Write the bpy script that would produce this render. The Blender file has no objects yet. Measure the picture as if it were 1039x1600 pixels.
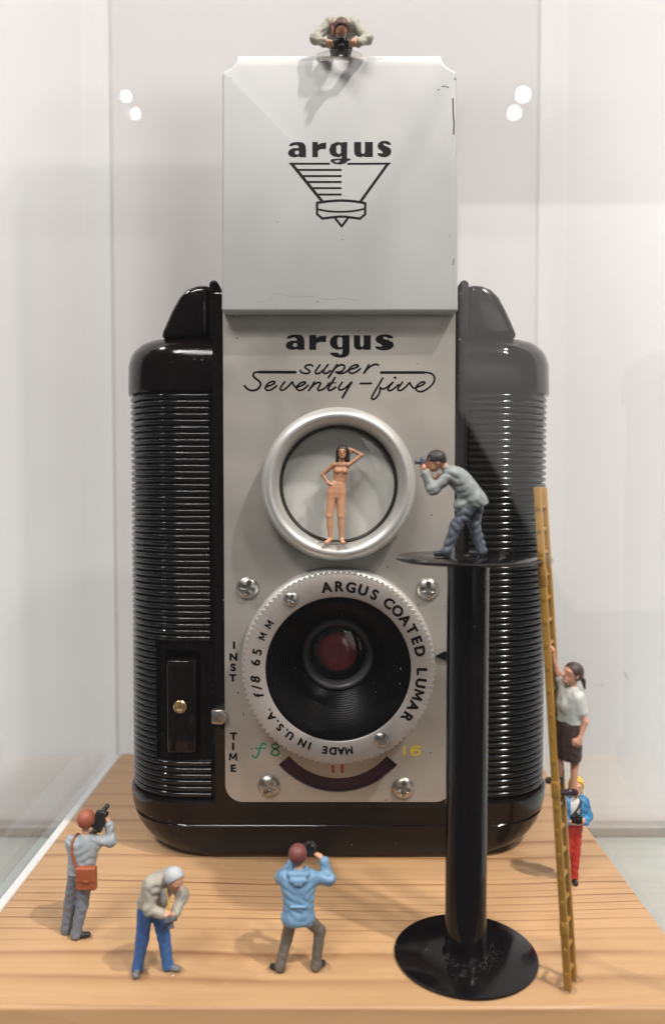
import bpy, bmesh, math, random
import numpy as np
from mathutils import Vector, Matrix

random.seed(7)
R = math.radians
S = 0.001                      # the script works in millimetres, the scene in metres
sc = bpy.context.scene
col = sc.collection

# ------------------------------------------------------------------ camera, world, lamps, exposure
CAM_H, PITCH, FPX = 79.5, R(2.2), 1235.0     # eye height over the board (mm), tilt down, focal length in photo pixels
cam_d = bpy.data.cameras.new('camera')
cam = bpy.data.objects.new('camera', cam_d); col.objects.link(cam)
cam.location = (0, 0, CAM_H * S)
cam.rotation_euler = (R(90) - PITCH, 0, 0)
cam_d.sensor_fit = 'VERTICAL'; cam_d.sensor_height = 36; cam_d.sensor_width = 36
cam_d.lens = 36 * FPX / 1600
cam_d.clip_start = 0.005; cam_d.clip_end = 50
cam_d.dof.use_dof = True; cam_d.dof.focus_distance = 0.155; cam_d.dof.aperture_fstop = 18
sc.camera = cam

world = bpy.data.worlds.new('World'); sc.world = world; world.use_nodes = True
bg = world.node_tree.nodes['Background']
bg.inputs['Color'].default_value = (0.95, 0.96, 1.0, 1); bg.inputs['Strength'].default_value = 0.08

sc.view_settings.view_transform = 'Standard'; sc.view_settings.look = 'None'
sc.view_settings.exposure = 0.0; sc.view_settings.gamma = 1.0
sc.view_settings.use_curve_mapping = False
sc.cycles.use_denoising = True
sc.cycles.transparent_max_bounces = 32
sc.cycles.max_bounces = 7
sc.cycles.caustics_reflective = False; sc.cycles.caustics_refractive = False
sc.cycles.sample_clamp_indirect = 6

def lamp(name, pos, target, energy, size, color):
    d = bpy.data.lights.new(name, 'AREA'); d.shape = 'DISK'; d.size = size * S; d.energy = energy; d.color = color
    o = bpy.data.objects.new(name, d); col.objects.link(o)
    o.location = Vector(pos) * S
    o.rotation_euler = (Vector(target) - Vector(pos)).to_track_quat('-Z', 'Y').to_euler()
    return o
# gallery spotlights: the key from the front right, a second from the left, an added soft fill, and far lamps behind the viewer
lamp('spot_or_fill_lamp', (22 + 0.80 * 900, 130 - 0.62 * 900, 1.66 * 900), (0, 150, 40), 34, 60, (1.0, 0.93, 0.85))
lamp('spot_or_fill_lamp', (-820, 10, 1250), (0, 150, 40), 6, 60, (1.0, 0.95, 0.91))
lamp('spot_or_fill_lamp', (-520, -700, 1300), (0, 150, 60), 11, 300, (1.0, 0.96, 0.93))
lamp('spot_or_fill_lamp', (-350, -1300, 1750), (-60, 190, 80), 19, 500, (1.0, 0.96, 0.93))  # added soft fill, placed where the panes do not mirror it
for (u, v, e, sz) in ((803, 176, 2.4, 62), (212, 178, 0.45, 40)):   # mirrored in the panes they show as small glints above the camera
    ym = 229.5; L = 5200.0
    a = (u - 519.5) / FPX; b = (800 - v) / FPX
    d = Vector((a, math.cos(PITCH) + b * math.sin(PITCH), b * math.cos(PITCH) - math.sin(PITCH))); d = d / d.y
    lamp('spot_or_fill_lamp', Vector((d.x * L, 2 * ym - L, CAM_H + d.z * L)), (0, 200, 110), e, sz, (1.0, 0.95, 0.88))
lamp('veil_panel_lamp', (900, -900, 1500), (700, -1500, 300), 26, 120, (1.0, 0.96, 0.92))    # added lamp, lights the unseen veil panel behind the viewer

# ------------------------------------------------------------------ helpers
def P(u, v, y):                # a photo pixel carried out to the upright plane at depth y -> (x, z) in mm
    a = (u - 519.5) / FPX; b = (800 - v) / FPX
    k = y / (math.cos(PITCH) + b * math.sin(PITCH))
    return (a * k, CAM_H + (b * math.cos(PITCH) - math.sin(PITCH)) * k)
def on_board(u, v):            # the point of the board top seen at a photo pixel
    t = math.tan(math.atan((v - 800) / FPX) + PITCH)
    y = CAM_H / t
    return ((u - 519.5) / FPX * (y * math.cos(PITCH) + CAM_H * math.sin(PITCH)), y)

ORG = {}
def tag(o, label=None, cat=None, group=None, kind=None):
    if label: o['label'] = label
    if cat: o['category'] = cat
    if group: o['group'] = group
    if kind: o['kind'] = kind
    return o
def link(o, parent, loc):
    col.objects.link(o)
    ORG[o.name] = Vector(loc)
    if parent is not None:
        o.parent = parent
        o.location = (Vector(loc) - ORG[parent.name]) * S
    else:
        o.location = Vector(loc) * S
    return o
def thing(name, label, cat, loc, group=None):
    o = bpy.data.objects.new(name, None); o.empty_display_size = 0.005
    link(o, None, loc); return tag(o, label, cat, group)
def mesh_of(name, verts, faces, mats, smooth=True, mi=None):
    me = bpy.data.meshes.new(name)
    me.from_pydata([tuple(Vector(v) * S) for v in verts], [], [tuple(int(i) for i in f) for f in faces])
    for m in (mats if isinstance(mats, (list, tuple)) else [mats]): me.materials.append(m)
    if mi is not None: me.polygons.foreach_set('material_index', mi)
    if smooth: me.polygons.foreach_set('use_smooth', [True] * len(me.polygons))
    me.update()
    return me
def put(name, me, parent=None, loc=None):      # link a mesh whose vertices are local to loc (default: the parent's origin)
    o = bpy.data.objects.new(name, me)
    if loc is None: loc = ORG[parent.name] if parent is not None else (0, 0, 0)
    return link(o, parent, loc)
def build(name, verts, faces, mats, parent=None, smooth=True, mi=None):   # vertices in place, in world mm
    org = ORG[parent.name] if parent is not None else Vector((0, 0, 0))
    me = mesh_of(name, [Vector(v) - org for v in verts], faces, mats, smooth, mi)
    return put(name, me, parent)
def sharpen(me, deg=35):
    bm = bmesh.new(); bm.from_mesh(me)
    for e in bm.edges:
        e.smooth = not (len(e.link_faces) == 2 and e.calc_face_angle(0) > R(deg))
    bm.to_mesh(me); bm.free()
def bm_out(bm):
    bm.verts.index_update()
    bmesh.ops.recalc_face_normals(bm, faces=bm.faces)
    return [v.co.copy() for v in bm.verts], [[v.index for v in f.verts] for f in bm.faces]
def prism(outline, y0, y1, bev=0.0, seg=3):    # outline of (x, z) points pulled from y0 (front) to y1
    bm = bmesh.new()
    a = [bm.verts.new((x, y0, z)) for x, z in outline]
    b = [bm.verts.new((x, y1, z)) for x, z in outline]
    n = len(a)
    bm.faces.new(a); bm.faces.new(b[::-1])
    for i in range(n): bm.faces.new((a[i], b[i], b[(i + 1) % n], a[(i + 1) % n]))
    bmesh.ops.recalc_face_normals(bm, faces=bm.faces)
    if bev > 0:
        bm.normal_update()
        es = [e for e in bm.edges if e.calc_face_angle(0) > R(30)]
        bmesh.ops.bevel(bm, geom=es, offset=bev, segments=seg, profile=0.5, affect='EDGES', clamp_overlap=True)
    out = bm_out(bm); bm.free(); return out
def box(x0, x1, y0, y1, z0, z1, bev=0.0, seg=3):
    return prism([(x0, z0), (x1, z0), (x1, z1), (x0, z1)], y0, y1, bev, seg)
def join(*parts):
    V, F = [], []
    for v, f in parts:
        o = len(V); V += list(v); F += [[i + o for i in q] for q in f]
    return V, F
def lathe(profile, cx, cz, n=96, mod=None, closed=False):   # profile of (r, y) turned about the line x=cx, z=cz
    V, F = [], []
    m = len(profile)
    for i in range(n):
        t = 2 * math.pi * i / n
        for j, (r, y) in enumerate(profile):
            rr = r + (mod(t, j) if mod else 0)
            V.append((cx + rr * math.sin(t), y, cz + rr * math.cos(t)))
    for i in range(n):
        k = (i + 1) % n
        for j in range(m if closed else m - 1):
            l = (j + 1) % m
            F.append((i * m + j, i * m + l, k * m + l, k * m + j))
    return V, F
def vlathe(profile, cx, cy, n=96):             # profile of (r, z) turned about an upright axis
    V, F = lathe([(r, z) for r, z in profile], 0, 0, n)
    return [(cx + x, cy + z, y) for x, y, z in V], F
def tube(pts, r, n=8, caps=True):
    pts = [Vector(p) for p in pts]; V, F = [], []
    for i, p in enumerate(pts):
        d = (pts[min(i + 1, len(pts) - 1)] - pts[max(i - 1, 0)]).normalized()
        up = Vector((0, 0, 1)) if abs(d.z) < 0.9 else Vector((0, 1, 0))
        s = d.cross(up).normalized(); t = s.cross(d)
        rr = r[i] if isinstance(r, (list, tuple)) else r
        for k in range(n):
            a = 2 * math.pi * k / n
            V.append(p + s * math.cos(a) * rr + t * math.sin(a) * rr)
    for i in range(len(pts) - 1):
        for k in range(n):
            F.append((i * n + k, i * n + (k + 1) % n, (i + 1) * n + (k + 1) % n, (i + 1) * n + k))
    if caps:
        F.append(list(range(n))[::-1]); F.append([(len(pts) - 1) * n + k for k in range(n)])
    return V, F
def smooth_path(pts, per=6):                   # Catmull-Rom through the points
    p = [np.array(q, float) for q in pts]
    if len(p) < 3: return p
    p = [2 * p[0] - p[1]] + p + [2 * p[-1] - p[-2]]
    out = []
    for i in range(1, len(p) - 2):
        for k in range(per):
            t = k / per
            out.append(0.5 * (2 * p[i] + (p[i + 1] - p[i - 1]) * t + (2 * p[i - 1] - 5 * p[i] + 4 * p[i + 1] - p[i + 2]) * t * t
                              + (3 * p[i] - p[i - 1] - 3 * p[i + 1] + p[i + 2]) * t ** 3))
    out.append(p[-2]); return out

# ------------------------------------------------------------------ materials
def mat(name, color, rough=0.5, metal=0.0, spec=0.5, var=0.0, vscale=300, bump=0.0, bscale=800, coat=0.0, rvar=0.0, rscale=200, color2=None, specks=()):
    m = bpy.data.materials.new(name); m.use_nodes = True
    nt = m.node_tree; b = nt.nodes['Principled BSDF']
    c = tuple(color) + (1,)
    b.inputs['Base Color'].default_value = c; b.inputs['Roughness'].default_value = rough
    b.inputs['Metallic'].default_value = metal; b.inputs['Specular IOR Level'].default_value = spec
    b.inputs['Coat Weight'].default_value = coat; b.inputs['Coat Roughness'].default_value = 0.12
    tc = nt.nodes.new('ShaderNodeTexCoord')
    def noise(scale, detail=4):
        n = nt.nodes.new('ShaderNodeTexNoise'); n.inputs['Scale'].default_value = scale; n.inputs['Detail'].default_value = detail
        nt.links.new(tc.outputs['Object'], n.inputs['Vector']); return n
    if var > 0 or color2:
        n = noise(vscale); mx = nt.nodes.new('ShaderNodeMix'); mx.data_type = 'RGBA'
        rp = nt.nodes.new('ShaderNodeValToRGB'); rp.color_ramp.elements[0].position = 0.35; rp.color_ramp.elements[1].position = 0.68
        nt.links.new(n.outputs['Fac'], rp.inputs['Fac']); nt.links.new(rp.outputs['Color'], mx.inputs[0])
        mx.inputs[6].default_value = tuple(color2) + (1,) if color2 else tuple(x * (1 - var) for x in color) + (1,)
        mx.inputs[7].default_value = c if color2 else tuple(min(1, x * (1 + var)) for x in color) + (1,)
        nt.links.new(mx.outputs[2], b.inputs['Base Color'])
    for (scale, size, keep, sc_, amount) in specks:          # sparse dust or dirt spots
        vo = nt.nodes.new('ShaderNodeTexVoronoi'); vo.inputs['Scale'].default_value = scale; nt.links.new(tc.outputs['Object'], vo.inputs['Vector'])
        sp_ = nt.nodes.new('ShaderNodeSeparateColor'); nt.links.new(vo.outputs['Color'], sp_.inputs[0])
        lt = nt.nodes.new('ShaderNodeMath'); lt.operation = 'MULTIPLY'; lt.inputs[1].default_value = size; nt.links.new(sp_.outputs[1], lt.inputs[0])
        ls = nt.nodes.new('ShaderNodeMath'); ls.operation = 'LESS_THAN'; nt.links.new(vo.outputs['Distance'], ls.inputs[0]); nt.links.new(lt.outputs[0], ls.inputs[1])
        kp = nt.nodes.new('ShaderNodeMath'); kp.operation = 'LESS_THAN'; kp.inputs[1].default_value = keep; nt.links.new(sp_.outputs[0], kp.inputs[0])
        mu = nt.nodes.new('ShaderNodeMath'); mu.operation = 'MULTIPLY'; nt.links.new(ls.outputs[0], mu.inputs[0]); nt.links.new(kp.outputs[0], mu.inputs[1])
        am = nt.nodes.new('ShaderNodeMath'); am.operation = 'MULTIPLY'; am.inputs[1].default_value = amount; nt.links.new(mu.outputs[0], am.inputs[0])
        mx = nt.nodes.new('ShaderNodeMix'); mx.data_type = 'RGBA'; nt.links.new(am.outputs[0], mx.inputs[0]); mx.inputs[7].default_value = tuple(sc_) + (1,)
        if b.inputs['Base Color'].is_linked: nt.links.new(b.inputs['Base Color'].links[0].from_socket, mx.inputs[6])
        else: mx.inputs[6].default_value = c
        nt.links.new(mx.outputs[2], b.inputs['Base Color'])
    if rvar > 0:
        n = noise(rscale, 6); mr = nt.nodes.new('ShaderNodeMapRange')
        mr.inputs[1].default_value = 0.3; mr.inputs[2].default_value = 0.7
        mr.inputs[3].default_value = max(0.02, rough - rvar * 0.4); mr.inputs[4].default_value = rough + rvar
        nt.links.new(n.outputs['Fac'], mr.inputs[0]); nt.links.new(mr.outputs[0], b.inputs['Roughness'])
    if bump > 0:
        n = noise(bscale, 3); bp = nt.nodes.new('ShaderNodeBump'); bp.inputs['Strength'].default_value = bump
        bp.inputs['Distance'].default_value = 0.0002
        nt.links.new(n.outputs['Fac'], bp.inputs['Height']); nt.links.new(bp.outputs['Normal'], b.inputs['Normal'])
    return m
def clear_mat(name, tint, refl=1.0, rough=0.0):     # a clear pane: straight transmission plus Fresnel reflection
    m = bpy.data.materials.new(name); m.use_nodes = True; nt = m.node_tree
    nt.nodes.clear()
    out = nt.nodes.new('ShaderNodeOutputMaterial'); mix = nt.nodes.new('ShaderNodeMixShader')
    tr = nt.nodes.new('ShaderNodeBsdfTransparent'); gl = nt.nodes.new('ShaderNodeBsdfGlossy')
    tr.inputs['Color'].default_value = tuple(tint) + (1,); gl.inputs['Roughness'].default_value = rough
    lw = nt.nodes.new('ShaderNodeLayerWeight'); lw.inputs['Blend'].default_value = 0.5
    pw = nt.nodes.new('ShaderNodeMath'); pw.operation = 'POWER'; pw.inputs[1].default_value = 5
    ma = nt.nodes.new('ShaderNodeMath'); ma.operation = 'MULTIPLY_ADD'; ma.inputs[1].default_value = 0.96 * refl; ma.inputs[2].default_value = 0.04 * refl
    nt.links.new(lw.outputs['Facing'], pw.inputs[0]); nt.links.new(pw.outputs[0], ma.inputs[0])
    nt.links.new(ma.outputs[0], mix.inputs[0]); nt.links.new(tr.outputs[0], mix.inputs[1]); nt.links.new(gl.outputs[0], mix.inputs[2])
    nt.links.new(mix.outputs[0], out.inputs['Surface'])
    return m
def wood_mat():
    m = bpy.data.materials.new('pine'); m.use_nodes = True; nt = m.node_tree; b = nt.nodes['Principled BSDF']
    N = nt.nodes.new; L = nt.links.new
    tc = N('ShaderNodeTexCoord'); sx = N('ShaderNodeSeparateXYZ'); L(tc.outputs['Object'], sx.inputs[0])
    def noise(scale, detail, stretch):
        mp = N('ShaderNodeMapping'); mp.inputs['Scale'].default_value = stretch; L(tc.outputs['Object'], mp.inputs[0])
        n = N('ShaderNodeTexNoise'); n.inputs['Scale'].default_value = scale; n.inputs['Detail'].default_value = detail
        L(mp.outputs[0], n.inputs['Vector']); return n
    # growth lines run along x; a slow waver and a finer one bend them
    n1 = noise(14, 1, (1, 1.6, 1)); n2 = noise(90, 3, (0.35, 1, 1))
    def ma(op, *v):
        n = N('ShaderNodeMath'); n.operation = op
        for i, x in enumerate(v):
            if isinstance(x, (int, float)): n.inputs[i].default_value = x
            else: L(x, n.inputs[i])
        return n.outputs[0]
    w = ma('MULTIPLY', ma('SUBTRACT', n1.outputs['Fac'], 0.5), 0.007)
    w2 = ma('MULTIPLY', ma('SUBTRACT', n2.outputs['Fac'], 0.5), 0.0012)
    yy = ma('ADD', ma('ADD', sx.outputs['Y'], w), w2)
    yy = ma('ADD', yy, ma('MULTIPLY', ma('SUBTRACT', sx.outputs['Z'], 0.038), 0.35))
    t = ma('DIVIDE', yy, 0.120)
    seen = [(1574, .6, .004), (1532, .8, .013), (1510, .35, .004), (1492, .85, .012), (1470, .6, .004), (1453, .8, .0035), (1446, .5, .002), (1435, .9, .003), (1427, .6, .002), (1420, .9, .003), (1413, .6, .002), (1408, .9, .003), (1402, .55, .002),
            (1396, .95, .0035), (1387, .7, .0025), (1376, .9, .004), (1369, .6, .003), (1355, .5, .005), (1336, .85, .008), (1312, .85, .012), (1296, .5, .006), (1280, .8, .010), (1259, .75, .012), (1239, .8, .010), (1222, .6, .010), (1205, .7, .012), (1188, .6, .012)]
    lines = [((on_board(519, v_)[1] - 116.6) / 120.0, a_, w_) for v_, a_, w_ in seen]
    acc = None
    for (c, a, wd) in lines:
        # slow rise towards the line, sharp end after it, as late wood does
        d = ma('SUBTRACT', t, c)
        rise = ma('MULTIPLY', ma('SMOOTH_MIN', ma('MAXIMUM', ma('ADD', ma('DIVIDE', d, wd * 2.2), 1.0), 0.0), 1.0, 0.05), a)
        fall = ma('MAXIMUM', ma('SUBTRACT', 1.0, ma('DIVIDE', ma('MAXIMUM', d, 0.0), wd * 0.6)), 0.0)
        one = ma('MULTIPLY', ma('MULTIPLY', rise, rise), fall)
        acc = one if acc is None else ma('MAXIMUM', acc, one)
    ph = ma('FRACT', ma('ADD', ma('MULTIPLY', ma('ADD', yy, ma('MULTIPLY', n1.outputs['Fac'], 0.01)), 520.0), ma('MULTIPLY', n2.outputs['Fac'], 1.2)))
    fine = ma('MULTIPLY', ma('POWER', ph, 3.0), 0.13)
    acc = ma('MAXIMUM', acc, fine)
    n3 = noise(55, 5, (0.45, 1.6, 1))
    fac = ma('MULTIPLY', acc, ma('MULTIPLY', ma('MAXIMUM', ma('SUBTRACT', n3.outputs['Fac'], 0.12), 0.0), 2.2))
    mx = N('ShaderNodeMix'); mx.data_type = 'RGBA'; L(fac, mx.inputs[0])
    mx.inputs[6].default_value = (0.565, 0.37, 0.20, 1); mx.inputs[7].default_value = (0.235, 0.095, 0.034, 1)
    n4 = noise(900, 4, (0.05, 1, 0.4))                    # short fibres
    m2 = N('ShaderNodeMix'); m2.data_type = 'RGBA'; m2.blend_type = 'MULTIPLY'
    L(ma('MULTIPLY', n4.outputs['Fac'], 0.42), m2.inputs[0]); L(mx.outputs[2], m2.inputs[6]); m2.inputs[7].default_value = (0.66, 0.50, 0.36, 1)
    n5 = noise(22, 3, (0.4, 1, 1)); m3 = N('ShaderNodeMix'); m3.data_type = 'RGBA'; m3.blend_type = 'MULTIPLY'
    L(ma('MULTIPLY', n5.outputs['Fac'], 0.5), m3.inputs[0]); L(m2.outputs[2], m3.inputs[6]); m3.inputs[7].default_value = (0.88, 0.76, 0.64, 1)
    # dark specks
    vo = N('ShaderNodeTexVoronoi'); vo.inputs['Scale'].default_value = 75; L(tc.outputs['Object'], vo.inputs['Vector'])
    sp = ma('LESS_THAN', vo.outputs['Distance'], 0.022)
    m4 = N('ShaderNodeMix'); m4.data_type = 'RGBA'; L(ma('MULTIPLY', sp, 0.75), m4.inputs[0]); L(m3.outputs[2], m4.inputs[6]); m4.inputs[7].default_value = (0.10, 0.055, 0.03, 1)
    L(m4.outputs[2], b.inputs['Base Color'])
    b.inputs['Roughness'].default_value = 0.42; b.inputs['Specular IOR Level'].default_value = 0.45
    bp = N('ShaderNodeBump'); bp.inputs['Strength'].default_value = 0.35; bp.inputs['Distance'].default_value = 0.0001
    L(ma('SUBTRACT', n4.outputs['Fac'], ma('MULTIPLY', acc, -0.5)), bp.inputs['Height']); L(bp.outputs['Normal'], b.inputs['Normal'])
    return m

M = {}
M['wall'] = mat('wall_paint', (0.78, 0.775, 0.78), 0.7, var=0.03, vscale=12, bump=0.1, bscale=900)
M['table'] = mat('frosted_glass', (0.40, 0.455, 0.45), 0.22, spec=0.5, var=0.03, vscale=20)
M['wood'] = wood_mat()
M['acrylic'] = clear_mat('acrylic', (0.985, 0.985, 0.985))
M['acrylic_back'] = clear_mat('acrylic_back', (0.888, 0.880, 0.882))
M['acrylic_edge'] = clear_mat('acrylic_edge', (0.955, 0.965, 0.96), 1.0, 0.1)
M['lid_edge'] = clear_mat('lid_edge', (0.80, 0.82, 0.81), 1.0, 0.1)
M['bakelite'] = mat('black_bakelite', (0.005, 0.003, 0.003), 0.07, spec=0.28, rvar=0.10, rscale=260, specks=((420, .09, .30, (.30, .29, .27), .7), (1100, .12, .25, (.22, .21, .20), .5)))
M['ribs'] = mat('ribbed_bakelite', (0.006, 0.006, 0.0065), 0.12, spec=0.36, rvar=0.06, rscale=400, bump=0.05, bscale=600, specks=((420, .09, .30, (.30, .29, .27), .7), (1100, .12, .25, (.22, .21, .20), .5)))
M['blackpaint'] = mat('black_paint', (0.012, 0.011, 0.011), 0.32, rvar=0.1, bump=0.1, bscale=900)
M['plate'] = mat('satin_aluminium', (0.475, 0.445, 0.40), 0.42, metal=0.6, var=0.05, vscale=70, rvar=0.14, rscale=90, bump=0.04, bscale=500, specks=((330, .10, .30, (.13, .12, .10), .7), (150, .05, .4, (.10, .09, .08), .8)))
M['hood'] = mat('lacquered_aluminium', (0.535, 0.535, 0.53), 0.46, metal=0.2, var=0.035, vscale=45, rvar=0.12, rscale=70, bump=0.04, bscale=500, specks=((330, .10, .30, (.13, .12, .10), .7), (150, .05, .4, (.10, .09, .08), .8)))
M['ring'] = mat('bright_aluminium', (0.60, 0.59, 0.565), 0.38, metal=0.55, rvar=0.04, rscale=120)
M['dial'] = mat('dial_aluminium', (0.37, 0.335, 0.31), 0.45, metal=0.3, var=0.02)
M['knurl'] = mat('knurl_aluminium', (0.72, 0.70, 0.64), 0.30, metal=0.8)
M['screw'] = mat('screw_steel', (0.55, 0.55, 0.54), 0.30, metal=0.95, rvar=0.15, rscale=900, color2=(0.33, 0.30, 0.26), vscale=700)
M['ink'] = mat('black_ink', (0.004, 0.0025, 0.003), 0.5, spec=0.15)
M['ink_hood'] = mat('grey_black_ink', (0.010, 0.008, 0.008), 0.5, spec=0.2)
M['green'] = mat('green_ink', (0.01, 0.22, 0.14), 0.5)
M['red'] = mat('red_ink', (0.50, 0.03, 0.02), 0.5)
M['yellow'] = mat('yellow_ink', (0.62, 0.46, 0.02), 0.5)
M['scale'] = mat('aperture_scale', (0.060, 0.010, 0.030), 0.3, color2=(0.025, 0.010, 0.016), vscale=60)
M['screen'] = mat('viewing_screen', (0.80, 0.80, 0.75), 0.5, metal=0.0, var=0.05, vscale=90)
M['rubber'] = mat('dark_gasket', (0.02, 0.017, 0.014), 0.45)
M['lensclear'] = clear_mat('lens_glass', (0.97, 0.97, 0.96), 1.8)
M['redreflect'] = mat('red_reflection_glass', (0.50, 0.012, 0.018), 0.10, spec=0.8, coat=0.6)  # red reflection put into the colour of the inner element
M['lensdark'] = mat('lens_interior', (0.003, 0.0028, 0.003), 0.34, spec=0.12, specks=((420, .09, .30, (.30, .29, .27), .7), (1100, .12, .25, (.22, .21, .20), .5)))
M['brass'] = mat('brass', (0.80, 0.56, 0.30), 0.25, metal=0.95)
M['spool'] = mat('black_spool_enamel', (0.004, 0.003, 0.0035), 0.11, spec=0.28, rvar=0.10, rscale=120, specks=((330, .09, .25, (.20, .19, .18), .5),))
M['ladder'] = mat('mustard_plastic', (0.36, 0.195, 0.036), 0.42, var=0.08, vscale=250, bump=0.15, bscale=900)
M['glue'] = clear_mat('clear_glue', (0.93, 0.92, 0.90), 1.3, 0.08)
def paint(name, c, rough=0.5, var=0.10): M[name] = mat(name + '_paint', c, rough, var=var, vscale=420, bump=0.25, bscale=1500)
paint('skin', (0.66, 0.34, 0.215), 0.42, 0.06); paint('skin_tan', (0.40, 0.195, 0.105), 0.42, 0.08)
paint('sweater', (0.30, 0.335, 0.36)); paint('jeans', (0.155, 0.18, 0.225)); paint('redhair', (0.31, 0.085, 0.045)); paint('bag', (0.33, 0.085, 0.035))
paint('black', (0.012, 0.012, 0.013), 0.3); paint('beige', (0.36, 0.335, 0.28)); paint('bluejeans', (0.035, 0.12, 0.34)); paint('whitehair', (0.47, 0.50, 0.52))
paint('shoegrey', (0.14, 0.15, 0.155)); paint('lilac', (0.30, 0.27, 0.29)); paint('skyjacket', (0.165, 0.31, 0.47)); paint('khaki', (0.12, 0.105, 0.088)); paint('maroon', (0.17, 0.048, 0.04))
paint('coat', (0.265, 0.29, 0.28)); paint('slate', (0.085, 0.10, 0.125)); paint('darkhair', (0.022, 0.018, 0.020)); paint('brownstrap', (0.22, 0.085, 0.03))
paint('blouse', (0.56, 0.58, 0.54)); paint('brown', (0.05, 0.030, 0.024)); paint('brownhair', (0.055, 0.035, 0.03)); paint('purpleshoe', (0.045, 0.028, 0.032), 0.2)
paint('redpants', (0.46, 0.030, 0.025)); paint('bluecoat', (0.045, 0.21, 0.42)); paint('yellowhair', (0.62, 0.42, 0.04)); paint('white', (0.68, 0.66, 0.64))
paint('stone', (0.34, 0.325, 0.26)); paint('capbrown', (0.085, 0.028, 0.024)); paint('steelgrey', (0.10, 0.105, 0.12), 0.35)

# ------------------------------------------------------------------ setting: wall and table
BX0, BX1, BY0, BY1, BT = -61.6, 58.6, 116.6, 228.5, 38.0     # the wooden board
WALL_Y = 262.0
v, f = box(-1500, 1500, WALL_Y, WALL_Y + 20, -BT - 40, 1500)
tag(build('wall', v, f, M['wall'], smooth=False), 'plain off-white wall behind the display case', kind='structure')
v, f = box(-1500, 1500, 103, WALL_Y - 0.5, -BT - 20, -BT)
pts = []
for (u, v_) in ((716, 480), (716, 640), (770, 730), (900, 960), (2400, 960), (2400, 330), (716, 330)):
    a = (u - 519.5) / FPX; b = (757 - v_) / FPX; pts.append((a * 1722, CAM_H + b * 1722))
PV, PF = prism(pts, -1520, -1500)  # unseen panel added for its mirrored veil, outline cut to fit
tag(build('veil_panel', PV, PF, mat('white_paint', (0.80, 0.80, 0.79), 0.7, var=.03, vscale=3), smooth=False), 'white panel added behind the viewer, cut to mirror as a veil in the front pane', kind='structure')
tag(build('table_top', v, f, M['table'], smooth=False), 'pale grey-green glass table top under the case', kind='structure')

v, f = box(-1500, 1500, WALL_Y - 5, WALL_Y - 0.4, -BT + 0.1, -BT + 3.6, 0.4, 1)  # grey strip stands in for the shadowed gap behind the table
tag(build('junction_shade_strip', v, f, mat('grey_strip', (0.30, 0.315, 0.31), 0.5), smooth=False), 'grey strip standing for the dark gap and shadow where the table meets the wall', kind='structure')
WALL = bpy.data.objects['wall']
for pts in (((972, 1048), (977, 1054), (980, 1062)), ((936, 1071), (941, 1069), (946, 1073)), ((929, 1072), (932, 1070)), ((959, 1186), (961, 1190)), ((905, 1092), (908, 1096))):   # old scuffs on the paint
    V = []; 
    for i, (u, v_) in enumerate(pts):
        x, z = P(u, v_, WALL_Y); w = 0.28 if 0 < i < len(pts) - 1 else 0.12; V += [(x - w, WALL_Y - .02, z + w * .5), (x + w, WALL_Y - .02, z - w * .5)]
    build('scuff', V, [(2 * i, 2 * i + 1, 2 * i + 3, 2 * i + 2) for i in range(len(pts) - 1)], mat('scuff_grey', (.30, .29, .29), .7), WALL, False)

# ------------------------------------------------------------------ wooden board and acrylic case
v, f = box(BX0, BX1, BY0, BY1, -BT + 0.05, 0, 0.5, 2)
o = thing('wooden_base', 'honey coloured pine board carrying the camera and the figurines', 'board', (0, BY0, -BT))
me_o = build('board', v, f, M['wood'], o)
# shift so object space starts at the front edge (grain positions)
case = thing('display_case', 'clear acrylic box standing around the pine board', 'display case', (0, 172, -BT))
TK = 4.5; CX0, CX1, CY0, CY1, CZ = BX0 - 2.1 - TK, BX1 + 0.6 + TK, 109.0, BY1 + 1.0 + TK, 236.0
def pane(x0, x1, y0, y1, z0, z1, thin, m):
    v, f = box(x0, x1, y0, y1, z0, z1)
    mi = []
    for q in f:
        n = (Vector(v[q[1]]) - Vector(v[q[0]])).cross(Vector(v[q[2]]) - Vector(v[q[1]])).normalized()
        mi.append(0 if abs(n['xyz'.index(thin)]) > 0.5 else 1)
    return build('pane', v, f, [m, M['lid_edge'] if thin == 'z' else M['acrylic_edge']], case, False, mi)
pane(CX0, CX1, CY0, CY0 + TK, -BT + .1, CZ - TK - .05, 'y', M['acrylic'])
pane(CX0 + TK + .05, CX1 - TK - .05, CY1 - TK, CY1, -BT + .1, CZ - TK - .05, 'y', M['acrylic_back'])
pane(CX0, CX0 + TK, CY0 + TK + .05, CY1, -BT + .1, CZ - TK - .05, 'x', M['acrylic'])
pane(CX1 - TK, CX1, CY0 + TK + .05, CY1, -BT + .1, CZ - TK - .05, 'x', M['acrylic'])
pane(CX0, CX1, CY0, CY1, CZ - TK, CZ, 'z', M['acrylic'])
v, f = box(BX0 - 2.0, BX0 - 0.1, BY0, BY1, -6.0, -0.3, 0.2, 1); build('seating_strip', v, f, mat('milky_plastic', (0.74, 0.76, 0.76), 0.35), case, False)

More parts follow.
